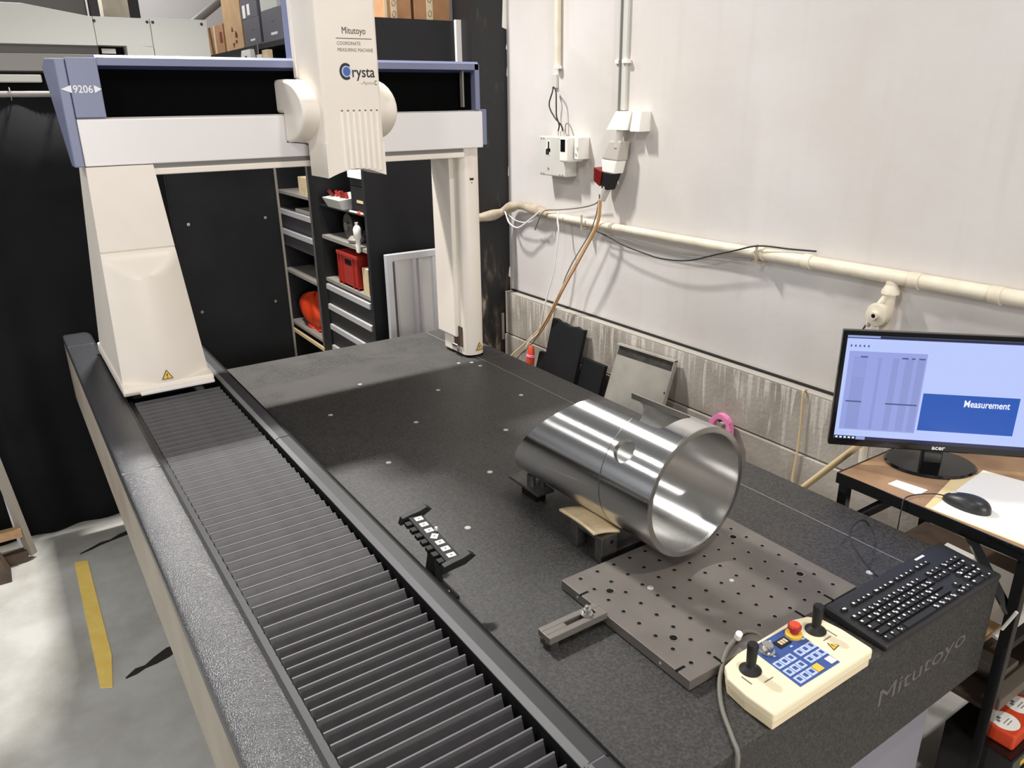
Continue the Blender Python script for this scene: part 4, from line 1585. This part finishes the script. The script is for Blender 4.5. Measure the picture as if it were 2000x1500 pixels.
def cable(pts, r, m, label, cat='cable', group='cables along the white wall', n=7, name='cable'):
    b = B()
    b.tube(catmull(pts, n), r, 8)
    return solo(b.build(name, m, None, smooth=60), label, cat, group)
cable([(2.318, 2.735, 1.39), (2.31, 2.745, 1.27), (2.30, 2.838, 1.12), (2.295, 2.974, .932), (2.285, 3.114, .715), (2.26, 3.215, .585), (2.20, 3.33, .45), (2.15, 3.40, .30), (2.14, 3.41, .01)], .0046, 'cable_br', 'brown power cable slanting from the wall plug down behind the table')
cable([(2.318, 2.748, 1.385), (2.31, 2.758, 1.27), (2.298, 2.852, 1.12), (2.292, 2.988, .932), (2.28, 3.13, .715), (2.25, 3.235, .60), (2.17, 3.36, .45), (2.12, 3.43, .30), (2.11, 3.44, .01)], .0036, 'cable_cream', 'cream cable running alongside the brown power cable')
cable([(2.325, 2.76, 1.38), (2.335, 2.79, 1.30), (2.335, 2.845, 1.20), (2.325, 2.94, 1.07), (2.315, 2.99, .98), (2.305, 3.02, .90), (2.29, 3.12, .73), (2.25, 3.20, .59), (2.21, 3.29, .45), (2.20, 3.30, .01)], .003, 'cable_g', 'thin grey wire looping beside the brown power cable')
cable([(2.335, 3.078, 1.295), (2.325, 3.072, 1.25), (2.318, 3.055, 1.19), (2.318, 3.09, 1.0), (2.31, 3.165, .79), (2.30, 3.20, .65), (2.25, 3.26, .52), (2.23, 3.28, .01)], .0042, 'cable_w', 'white cable hanging from the pipe down the wall')
cable([(2.335, 3.80 - .21, 1.262), (2.325, 3.545, 1.243), (2.322, 3.50, 1.19), (2.322, 3.42, 1.175), (2.328, 3.34, 1.215), (2.332, 3.23, 1.280)], .0045, 'cable_w', 'white cable looping below the pipe near the black pillar')
cable([(2.34, 3.55, 1.235), (2.345, 3.47, 1.205), (2.345, 3.36, 1.207), (2.34, 3.27, 1.24)], .003, 'cable_w', 'thin white wire drooping under the wrapped pipe bend')
cable([(2.345, 2.78, 1.40), (2.36, 2.80, 1.37), (2.37, 2.86, 1.343), (2.37, 2.97, 1.318), (2.362, 3.10, 1.298), (2.345, 3.20, 1.286), (2.330, 3.22, 1.262), (2.34, 3.26, 1.22), (2.37, 3.33, 1.17)], .0035, 'cable_g', 'grey wire from the plug to the pipe by the corner')
cable([(2.34, 2.80, 1.233), (2.34, 2.70, 1.215), (2.34, 2.60, 1.192), (2.34, 2.46, 1.175), (2.34, 2.35, 1.168), (2.34, 2.2, 1.183), (2.335, 2.045, 1.232), (2.333, 1.95, 1.262), (2.335, 1.85, 1.292), (2.36, 1.73, 1.294), (2.385, 1.64, 1.296)], .0032, 'cable_b', 'black cable sagging below the wall pipe')
cable([(2.36, 2.78, 1.226), (2.37, 2.55, 1.206), (2.375, 2.3, 1.196), (2.37, 2.05, 1.215), (2.362, 1.9, 1.226)], .0024, 'cable_g', 'thin grey wire under the wall pipe')
cable([(2.37, 1.60, .789), (2.343, 1.592, .795), (2.338, 1.589, .77), (2.338, 1.583, .663), (2.335, 1.582, .537), (2.335, 1.588, .43), (2.33, 1.56, .40), (2.33, 1.545, .30), (2.33, 1.545, .01)], .004, 'cable_cream', 'off white rope hanging down the plinth left of the monitor', 'rope', None, name='rope')
# pink sling hung on the plinth
b = B()
lp = [(2.315, 1.985, .40), (2.315, 1.982, .52), (2.315, 1.968, .565), (2.315, 1.935, .585), (2.315, 1.90, .570), (2.315, 1.888, .53), (2.315, 1.886, .40)]
cpts = catmull(lp, 6)
b2 = B()
for i in range(len(cpts) - 1):
    p, q = cpts[i], cpts[i+1]
    t = (q - p).normalized()
    n = Vector((0, -t.z, t.y)) * .011
    e = Vector((.012, 0, 0))
    b2.hexa([p - n - e, p + n - e, p + n + e, p - n + e, q - n - e, q + n - e, q + n + e, q - n + e])
sl = thing('lifting_sling', 'pink webbing sling loop hanging behind the steel sleeve', 'sling', (2.33, 1.935, .40))
b2.build('loop', 'pink', sl, smooth=50)
B().tube([(2.346, 1.935, .567), (2.300, 1.935, .567)], .006, 10).build('hook', 'steel_dark', sl)

# boards leaning on the plinth
def lean(y0, y1, ztop, xtop, xbot, th, name, m, label, cat, ragged=False):
    b = B()
    n = 8
    tops = [(y0 + (y1 - y0) * k / n, ztop + (random.uniform(-.012, .012) if ragged else 0)) for k in range(n + 1)]
    poly = [(y0, 0)] + tops + [(y1, 0)]
    ang = math.atan2(xtop - xbot, ztop)
    b.prism(poly, 'X', -th, 0)
    for v in b.bm.verts:
        v.co.x += xbot + (xtop - xbot) * v.co.z / ztop
    return b.build(name, m)
solo(lean(2.83, 3.095, .745, 2.335, 2.15, .02, 'leaning_board', 'board_black', '', '', True), 'tall black rubber board leaning on the concrete plinth', 'board', 'black boards leaning on the plinth')
solo(lean(3.10, 3.20, .54, 2.325, 2.17, .02, 'leaning_board', 'board_black', '', ''), 'narrow black board behind the orange handle', 'board', 'black boards leaning on the plinth')
solo(lean(2.66, 2.825, .60, 2.325, 2.16, .02, 'leaning_board', 'board_black', '', ''), 'low black board between the tall board and grey panel', 'board', 'black boards leaning on the plinth')
gp = thing('sheet_metal_guard', 'grey folded sheet metal panel leaning on the concrete plinth', 'panel', (2.2, 2.42, 0))
def gpx(z):
    return 2.10 + .235 * z / .74
def slant(b):
    for v in b.bm.verts:
        v.co.x += gpx(v.co.z) 
    return b
b = B()
b.prism([(2.215, 0), (2.605, 0), (2.585, .735), (2.215, .745)], 'X', -.004, 0)
slant(b).build('sheet', 'grey_sheet', gp)
b = B()
b.prism([(2.225, .695), (2.582, .685), (2.582, .735), (2.222, .745)], 'X', -.0052, -.004)
slant(b).build('recess', 'steel_dark', gp)
b = B()
b.prism([(2.215, .741), (2.585, .731), (2.585, .737), (2.215, .748)], 'X', -.022, -.004)
b.prism([(2.215, 0), (2.219, 0), (2.219, .745), (2.215, .745)], 'X', -.022, -.004)
slant(b).build('flange', 'grey_sheet', gp)
for y, z in ((2.235, .60), (2.237, .54), (2.53, .712)):
    b = B()
    b.prism([(y + .006*math.cos(k), z + .006*math.sin(k)) for k in [i*math.pi/5 for i in range(10)]], 'X', -.0062, -.004)
    slant(b).build('rivet', 'steel_plain', gp)
# orange handled tool behind the table edge
ot = thing('orange_tool', 'orange handled tool with pink band behind the table edge', 'tool', (2.16, 3.12, 0))
B().tube([(2.16, 3.14, .0), (2.18, 3.125, .42)], .012, 10).build('shaft', 'steel_dark', ot)
B().tube([(2.18, 3.125, .42), (2.19, 3.12, .54), (2.193, 3.118, .60), (2.194, 3.118, .612)], [.02, .022, .016, .008], 12).build('handle', 'orange', ot, smooth=40)
B().tube([(2.190, 3.119, .553), (2.192, 3.118, .565)], .023, 12).build('band', 'pink', ot, smooth=40)

# aluminium framed louvre leaning on the black rack side
al = thing('aluminium_louvre', 'aluminium framed fluted panel leaning on the black cabinet side', 'panel', (1.83, 3.60, 0))
AX0, AX1, AZ = 1.625, 2.055, 1.08
b = B()
b.box(AX0, AX0 + .040, 3.60, 3.628, 0, AZ)
b.build('frame_side', 'alu', al, bevel=.003)
B().box(AX1 - .040, AX1, 3.60, 3.628, 0, AZ).build('frame_side', 'alu', al, bevel=.003)
B().box(AX0 + .040, AX1 - .040, 3.60, 3.628, AZ - .036, AZ).build('frame_top', 'alu', al, bevel=.003)
B().box(AX0 + .040, AX1 - .040, 3.60, 3.628, 0, .036).build('frame_bottom', 'alu', al, bevel=.003)
B().box(AX0 + .04, AX1 - .04, 3.624, 3.630, .036, AZ - .036).build('backing_sheet', 'alu_sheet', al)
for x in (1.682, 1.790, 1.822, 1.905, 1.936, 1.995):
    b = B()
    b.prism([(x - .012, 3.624), (x - .007, 3.608), (x + .007, 3.608), (x + .012, 3.624)], 'Z', .036, AZ - .036)
    b.build('flute', 'alu', al)
b = B()
b.box(1.66, 1.672, 3.600, 3.61, .04, AZ - .04)
b.build('gasket', 'cnc_dark', al)

# ================================================================== STORAGE RACKS BEHIND
def drawer(parent, y0, y1, z0, z1, hz, m='drawer'):
    d = B().box(1.604, 2.05, y0, y1, z0, z1).build('drawer', m, parent)
    b = B()
    b.prism([(1.590, hz - .016), (1.590, hz + .014), (1.604, hz + .016), (1.604, hz - .018)], 'Y', y0 + .01, y1 - .01)
    b.build('handle', 'handle', d)
    return d
RT = 2.17
r1 = thing('storage_rack', 'near black storage rack bay with drawers and a red crate shelf', 'storage rack', (1.88, 4.1, 0), group='black storage racks')
B().box(1.595, 2.17, 3.735, 3.765, 0, 2.20).build('side_panel', 'rack_black', r1)
B().box(1.595, 2.16, 4.43, 4.56, 0, RT).build('side_panel', 'black', r1)
B().box(2.13, 2.16, 3.765, 4.43, 0, RT).build('back_panel', 'black', r1)
B().box(1.595, 2.16, 3.765, 4.43, RT - .03, RT).build('top_panel', 'rack_black', r1)
for z in (1.085, .828):
    B().box(1.600, 2.13, 3.765, 4.43, z - .020, z).build('shelf', 'shelf_grey', r1)
B().box(1.602, 2.13, 3.765, 4.43, 1.255, 1.262).build('shelf', 'black', r1)
drawer(r1, 3.77, 4.425, .665, .803, .778)
drawer(r1, 3.77, 4.425, .535, .660, .653)
drawer(r1, 3.77, 4.425, .405, .530, .525)
drawer(r1, 3.77, 4.425, .18, .40, .39)
B().box(2.155, 2.195, 3.715, 3.735, 2.0, 2.205).build('corner_post', 'white', r1)
r2 = thing('storage_rack', 'far black storage rack bay with two drawers above an orange bag', 'storage rack', (1.88, 4.95, 0), group='black storage racks')
B().box(1.595, 2.16, 5.225, 5.30, 0, RT).build('side_panel', 'rack_black', r2)
B().box(1.592, 1.602, 5.225, 5.24, 0, RT).build('post', 'trim', r2)
B().box(1.592, 1.602, 4.560, 4.585, 0, RT).build('post', 'cnc_dark', r2)
B().box(2.13, 2.16, 4.56, 5.225, 0, RT).build('back_panel', 'black', r2)
B().box(1.595, 2.16, 4.56, 5.225, RT - .03, RT).build('top_panel', 'rack_black', r2)
for z in (1.285, .758, .39):
    B().box(1.600, 2.13, 4.56, 5.225, z - .018, z).build('shelf', 'shelf_grey', r2)
drawer(r2, 4.575, 5.22, 1.05, 1.17, 1.152, 'drawer_grey')
drawer(r2, 4.575, 5.22, .925, 1.045, 1.02, 'drawer_grey')
b = B()
b.box(1.585, 1.60, 4.56, 5.30, .325, .345)
b.build('bottom_rail', 'cable_cream', r2)
r3 = thing('storage_cabinet', 'black closed cabinet at the far end of the rack row', 'cabinet', (1.88, 6.1, 0))
B().box(1.595, 2.16, 5.305, 6.9, 0, RT).build('body', 'rack_black', r3)
B().box(1.588, 1.595, 5.32, 6.1, .05, RT - .03).build('door', 'drawer', r3)
B().box(1.588, 1.595, 6.11, 6.88, .05, RT - .03).build('door', 'drawer', r3)

# rack contents
cr = thing('red_crate', 'red plastic crate on the middle shelf of the near rack', 'crate', (1.75, 4.09, .828))
b = B()
b.box(1.615, 1.625, 3.955, 4.235, .828, 1.015)
b.box(1.875, 1.885, 3.955, 4.235, .828, 1.015)
b.box(1.625, 1.875, 3.955, 3.965, .828, 1.015)
b.box(1.625, 1.875, 4.225, 4.235, .828, 1.015)
b.box(1.615, 1.885, 3.955, 4.235, .828, .838)
b.build('body', 'red', cr)
B().box(1.605, 1.895, 3.945, 4.245, 1.000, 1.022).build('rim', 'red', cr, bevel=.003)
B().box(1.6135, 1.616, 4.05, 4.14, .955, .985).build('hand_hole', 'void', cr)
for y in (3.955, 4.015, 4.175, 4.228):
    B().box(1.607, 1.616, y, y + .007, .83, 1.0).build('rib', 'red', cr)
bn = thing('parts_bin', 'white open bin with red handled tools on the upper rack shelf', 'bin', (1.67, 4.18, 1.262))
b = B()
b.hexa([(1.602, 4.08, 1.262), (1.75, 4.08, 1.262), (1.75, 4.29, 1.262), (1.602, 4.29, 1.262), (1.585, 4.075, 1.312), (1.76, 4.075, 1.330), (1.76, 4.33, 1.330), (1.585, 4.33, 1.312)])
b.build('tray', 'grey_plastic', bn)
for k in range(6):
    y = 4.10 + k * .035
    B().tube([(1.65, y, 1.30), (1.63 + random.uniform(-.02, .02), y + random.uniform(-.02, .02), 1.352)], .010, 8).build('tool_handle', 'dark_red' if k % 2 else 'red', bn, smooth=40)
bx = thing('black_case', 'black box with pale label on the top rack shelf', 'box', (1.7, 3.83, 1.262))
B().box(1.615, 1.85, 3.775, 3.97, 1.262, 1.40).build('lower_case', 'black_plastic', bx, bevel=.003)
B().box(1.615, 1.85, 3.775, 3.97, 1.404, 1.445).build('lid', 'black_plastic', bx, bevel=.003)
B().box(1.612, 1.615, 3.80, 3.89, 1.318, 1.332).build('label', 'tape', bx)
sw = solo(B().box(1.60, 1.80, 3.775, 3.96, 1.4455, 1.482).build('white_box', 'paper', None, bevel=.002), 'flat white box on top of the black case in the rack', 'box')
b = B()
b.tube([(1.595, 3.775, 1.272), (1.595, 3.95, 1.270)], .006, 8)
b.mi = 1
b.tube([(1.594, 3.80, 1.272), (1.594, 3.83, 1.272)], .010, 8)
solo(b.build('screwdriver', ['white', 'orange']), 'orange handled screwdriver lying at the rack shelf edge', 'screwdriver')
bt = thing('spray_bottle', 'white spray bottle hanging at the edge of the rack shelf', 'bottle', (1.58, 3.855, 1.075))
b = B()
b.lathe([(.006, 1.06), (.012, 1.065), (.014, 1.10), (.012, 1.13), (.020, 1.14), (.022, 1.185), (.016, 1.20), (.008, 1.208), (0, 1.208)], (1.585, 3.852, 0), 14)
b.build('body', 'white', bt, smooth=40)
B().tube([(1.585, 3.852, 1.20), (1.585, 3.852, 1.222)], .009, 10).build('cap', 'grey_plastic', bt)
solo(B().box(1.605, 1.70, 3.80, 3.875, .828, .975).build('cream_carton', 'wood_cap', None, bevel=.002), 'narrow cream carton beside the red crate', 'carton')
mw_ = thing('grinder_wheel', 'dark round machine part on the rack shelf', 'machine part', (1.7, 4.16, 1.085))
B().tube([(1.66, 4.16, 1.16), (1.72, 4.16, 1.16)], .072, 20).build('wheel', 'steel_dark', mw_, smooth=40)
B().tube([(1.645, 4.16, 1.16), (1.66, 4.16, 1.16)], .025, 14).build('hub', 'steel_plain', mw_, smooth=40)
b = B()
b.lathe([(.0, 0), (.045, .004), (.052, .02), (.035, .038), (0, .044)], (1.65, 4.02, 1.085), 14)
solo(b.build('stone', 'shelf_grey', None, smooth=40), 'small grey lump lying on the rack shelf', 'stone')
solo(B().box(1.63, 1.80, 4.66, 4.85, 1.285, 1.39).build('beige_carton', 'wood_cap', None, bevel=.002), 'beige carton on the top shelf of the far rack', 'carton')
solo(B().box(1.61, 1.80, 4.64, 4.90, 1.171, 1.19).build('flat_book', 'shelf_grey', None), 'flat grey folder lying on the far rack drawers', 'folder')
b = B()
def bag(u, v):
    a = u * 2 * math.pi
    r = (.11 + .018 * math.sin(3*a + 1) + .012 * math.sin(7*a)) * (math.sin(math.pi * min(v * 1.02 + .02, 1)) ** .45 if v > .02 else .8)
    return (1.70 + r * math.cos(a) * .8, 4.90 + r * math.sin(a) * 1.9 + .04 * v, .392 + .23 * v + .012 * math.sin(5*a + 4*v))
b.grid(bag, 26, 12)
solo(b.build('orange_bag', 'orange_bag', None, smooth=60), 'crumpled orange bag on the bottom shelf of the far rack', 'bag')
solo(B().box(1.62, 1.85, 4.59, 4.665, .392, .46).build('brown_carton', 'cardboard2', None), 'small brown carton beside the orange bag', 'carton')

# boxes on top of the racks
def carton(x0, x1, y0, y1, z0, z1, m, label, cat='carton', name='cardboard_box', tape=None, marks=True):
    t = thing(name, label, cat, ((x0 + x1)/2, (y0 + y1)/2, z0), group='cartons on top of the racks')
    B().box(x0, x1, y0, y1, z0, z1).build('carton', m, t, bevel=.002)
    return t
t = carton(1.80, 1.948, 3.80, 4.10, 2.2005, 2.40, 'cardboard2', 'taped cardboard box nearest the spindle on the near rack', )
B().box(1.835, 1.868, 3.7985, 3.80, 2.2005, 2.40).build('tape', 'tape', t)
B().box(1.80, 1.815, 3.7985, 3.80, 2.2005, 2.40).build('flap_edge', 'tape', t)
b = B()
for z in (2.225, 2.275):
    b.x = Matrix.Identity(4)
    b.tube([(1.851 + .010*math.cos(a), 3.798, z + .014*math.sin(a)) for a in [i*math.pi/7 for i in range(15)]], .002, 5)
b.build('printed_ring', 'ink_soft', t)
t = carton(1.965, 2.170, 3.80, 4.15, 2.2005, 2.42, 'cardboard2', 'wide taped cardboard box beside the black pillar on the rack')
B().box(2.035, 2.070, 3.7985, 3.80, 2.2005, 2.42).build('tape', 'tape', t)
b = B()
for z in (2.235, 2.30):
    b.tube([(2.052 + .010*math.cos(a), 3.798, z + .014*math.sin(a)) for a in [i*math.pi/7 for i in range(15)]], .002, 5)
b.build('printed_ring', 'ink_soft', t)
B().box(1.60, 2.165, 3.766, 4.42, 2.171, 2.199).build('shelf_spacer', 'rack_black', r1)

t = carton(1.65, 1.95, 5.72, 6.16, 2.1705, 2.56, 'cardboard', 'tall pale cardboard box on top of the far cabinet')
B().box(1.648, 1.65, 5.86, 5.90, 2.22, 2.24).build('printed_mark', 'dark_red', t)
b = B()
b.prism([(5.93, 2.30), (5.98, 2.30), (5.955, 2.33)], 'X', 1.648, 1.65)
b.prism([(5.93, 2.225), (5.98, 2.225), (5.955, 2.195)], 'X', 1.648, 1.65)
b.prism([(5.85, 2.25), (5.90, 2.26), (5.88, 2.30), (5.84, 2.28)], 'X', 1.648, 1.65)
b.build('printed_arrow', 'dark_red', t)
t = carton(1.65, 1.95, 6.20, 6.66, 2.1705, 2.372, 'cardboard2', 'lower brown cardboard box behind the tall pale box')
B().box(1.648, 1.65, 6.42, 6.46, 2.1705, 2.372).build('tape', 'tape', t)
B().box(1.648, 1.65, 6.24, 6.30, 2.25, 2.32).build('printed_mark', 'dark_red', t)
t = carton(1.65, 1.90, 5.33, 5.68, 2.185, 2.345, 'box_grey', 'dark grey carton beside the tall pale cardboard box')
B().box(1.6485, 1.65, 5.45, 5.55, 2.21, 2.222).build('printed_text', 'white_ink', t)
B().box(1.6485, 1.65, 5.45, 5.53, 2.275, 2.282).build('printed_text', 'grey_ink', t)
B().box(1.64, 1.90, 5.33, 5.70, 2.1705, 2.1845).build('tray', 'box_grey', t)
t = carton(1.65, 1.90, 5.345, 5.70, 2.3455, 2.48, 'box_grey', 'dark grey carton with white stickers stacked on another')
B().box(1.6485, 1.65, 5.60, 5.66, 2.355, 2.43).build('sticker', 'paper', t)
B().box(1.6485, 1.65, 5.50, 5.555, 2.365, 2.43).build('sticker', 'paper', t)
t = carton(1.65, 1.90, 4.89, 5.275, 2.188, 2.36, 'box_grey', 'dark grey carton nearest the blue spindle back')
B().box(1.6485, 1.65, 4.99, 5.11, 2.215, 2.23).build('printed_text', 'white_ink', t)
B().box(1.6485, 1.65, 5.03, 5.09, 2.29, 2.297).build('printed_text', 'grey_ink', t)
B().box(1.64, 1.90, 4.87, 5.29, 2.1705, 2.1875).build('tray', 'box_grey', t)
t = carton(1.65, 1.90, 4.95, 5.27, 2.3605, 2.50, 'grey_plastic', 'light grey carton on top of a dark grey one')
t = thing('paper_carton', 'white carton with small dark print in front of the grey cartons', 'carton', (1.60, 5.40, 2.0))
solo(B().box(1.52, 1.594, 4.9, 5.80, 2.035, 2.047).build('front_ledge', 'rack_black'), 'narrow black ledge shelf along the rack front below the grey cartons', 'shelf')
t.location = (1.56, 5.40, 2.0475)
WM[t] = Matrix.Translation(t.location)
b = B()
b.hexa([(1.555, 5.27, 2.0475), (1.592, 5.27, 2.0475), (1.592, 5.53, 2.0475), (1.555, 5.53, 2.0475), (1.565, 5.31, 2.148), (1.592, 5.31, 2.148), (1.592, 5.50, 2.148), (1.565, 5.50, 2.148)])
b.build('carton', 'paper', t)
B().box(1.553, 1.558, 5.37, 5.39, 2.09, 2.11).build('printed_mark', 'ink', t)
solo(B().box(1.56, 1.592, 5.08, 5.17, 2.0475, 2.105).build('small_carton', 'paper', None), 'small white carton between white and cream cartons on the rack', 'carton')
solo(B().box(1.56, 1.592, 4.95, 5.05, 2.0475, 2.125).build('cream_box', 'wood_cap', None), 'small cream carton next to the blue spindle back', 'carton')

# ================================================================== MACHINE TOOL BEYOND THE CURTAIN
cn = thing('machine_tool', 'large pale grey machine tool enclosure beyond the black curtain', 'machine tool', (.1, 5.5, 0))
b = B()
b.prism([(-1.6, 2.125), (-1.6, 2.318), (.34, 2.318), (.64, 2.270), (.655, 2.270), (.655, 2.125)], 'Y', 5.0, 6.3)
b.build('upper_housing', 'cnc', cn, bevel=.003)
b = B()
b.box(.657, .938, 5.0, 6.3, 2.128, 2.270)
b.box(.80, .938, 5.0, 6.3, 0, 2.128)
b.build('side_panel', 'cnc', cn, bevel=.002)
B().box(.941, 1.245, 5.0, 6.3, 0, 2.275).build('side_panel', 'cnc', cn, bevel=.002)
b = B()
for x, z in ((.66, 2.248), (.925, 2.252), (.954, 2.252), (1.215, 2.252)):
    b.tube([(x, 4.998, z), (x, 5.0, z)], .008, 10)
b.build('screw', 'ink', cn)
B().box(-1.6, .66, 5.03, 5.06, 2.085, 2.125).build('slot_rail', 'cnc_dark', cn)
B().box(-1.6, .66, 5.02, 5.06, 1.995, 2.083).build('sliding_door', 'cnc_grey', cn, bevel=.004)
B().box(-1.6, .36, 4.99, 5.05, 1.938, 1.978).build('door_rail', 'cnc_side', cn, bevel=.006)
B().box(-1.6, .78, 5.10, 5.12, .05, 1.99).build('door_back', 'void', cn)
B().box(.68, .80, 5.12, 5.14, 2.05, 2.125).build('window_recess', 'void', cn)
B().box(.665, .76, 5.06, 5.08, 2.06, 2.078).build('label_plate', 'cardboard2', cn)
B().box(.68, .75, 5.06, 5.08, 2.09, 2.115).build('bright_label', 'paper', cn)
b = B()
b.box(-1.6, .79, 5.2, 6.2, .0, 1.99)
b.build('body', 'cnc_grey', cn)
mt = thing('far_machine', 'dark grey machine housing at the far end of the hall', 'machine', (.3, 6.9, 0))
B().box(-1.2, .84, 6.6, 7.2, 0, 2.60).build('housing', 'cnc_dark', mt, bevel=.01)
B().box(.85, .905, 6.5, 6.6, 0, 2.9).build('edge_post', 'black', mt)
struct(B().box(1.00, 1.18, 7.0, 7.2, 0, 4).build('column_1', 'pipe'))
struct(B().box(1.185, 1.265, 7.05, 7.2, 0, 4).build('column_2', 'black'))
b = B()
b.tube([(1.50, 6.6, 2.37), (1.95, 6.6, 2.70)], .03, 12)
solo(b.build('duct_pipe', 'cnc_grey', None, smooth=40), 'slanted grey pipe near the far white wall', 'pipe')
bpy.data.objects['duct_pipe'].location.z = bpy.data.objects['duct_pipe'].location.z

# ================================================================== LEFT EDGE CLUTTER
lp_ = thing('wooden_trestle', 'worn wooden trestle legs at the left edge by the curtain', 'trestle', (-.2, 3.45, 0))
b = B()
b.tube([(-.155, 3.50, .02), (-.22, 3.50, .75)], .020, 4)
b.build('leg', 'trim', lp_)
b = B()
b.tube([(-.19, 3.56, .02), (-.215, 3.56, .80)], .006, 4)
b.build('strut', 'alu', lp_)
b = B()
b.box(-.40, -.17, 3.475, 3.505, .12, .16)
b.build('rail', 'wood', lp_)
b = B()
b.box(-.50, -.17, 3.475, 3.525, .001, .05)
b.build('foot', 'dirty_brown', lp_, bevel=.003)
b = B()
b.hexa([(-.46, 3.34, 0), (-.236, 3.34, 0), (-.236, 3.46, 0), (-.46, 3.46, 0), (-.46, 3.40, .22), (-.29, 3.40, .22), (-.29, 3.46, .22), (-.46, 3.46, .22)])
solo(b.build('dirty_block', 'dirty_brown', None, bevel=.004), 'dirty brown wedge block on the floor at the left edge', 'block')
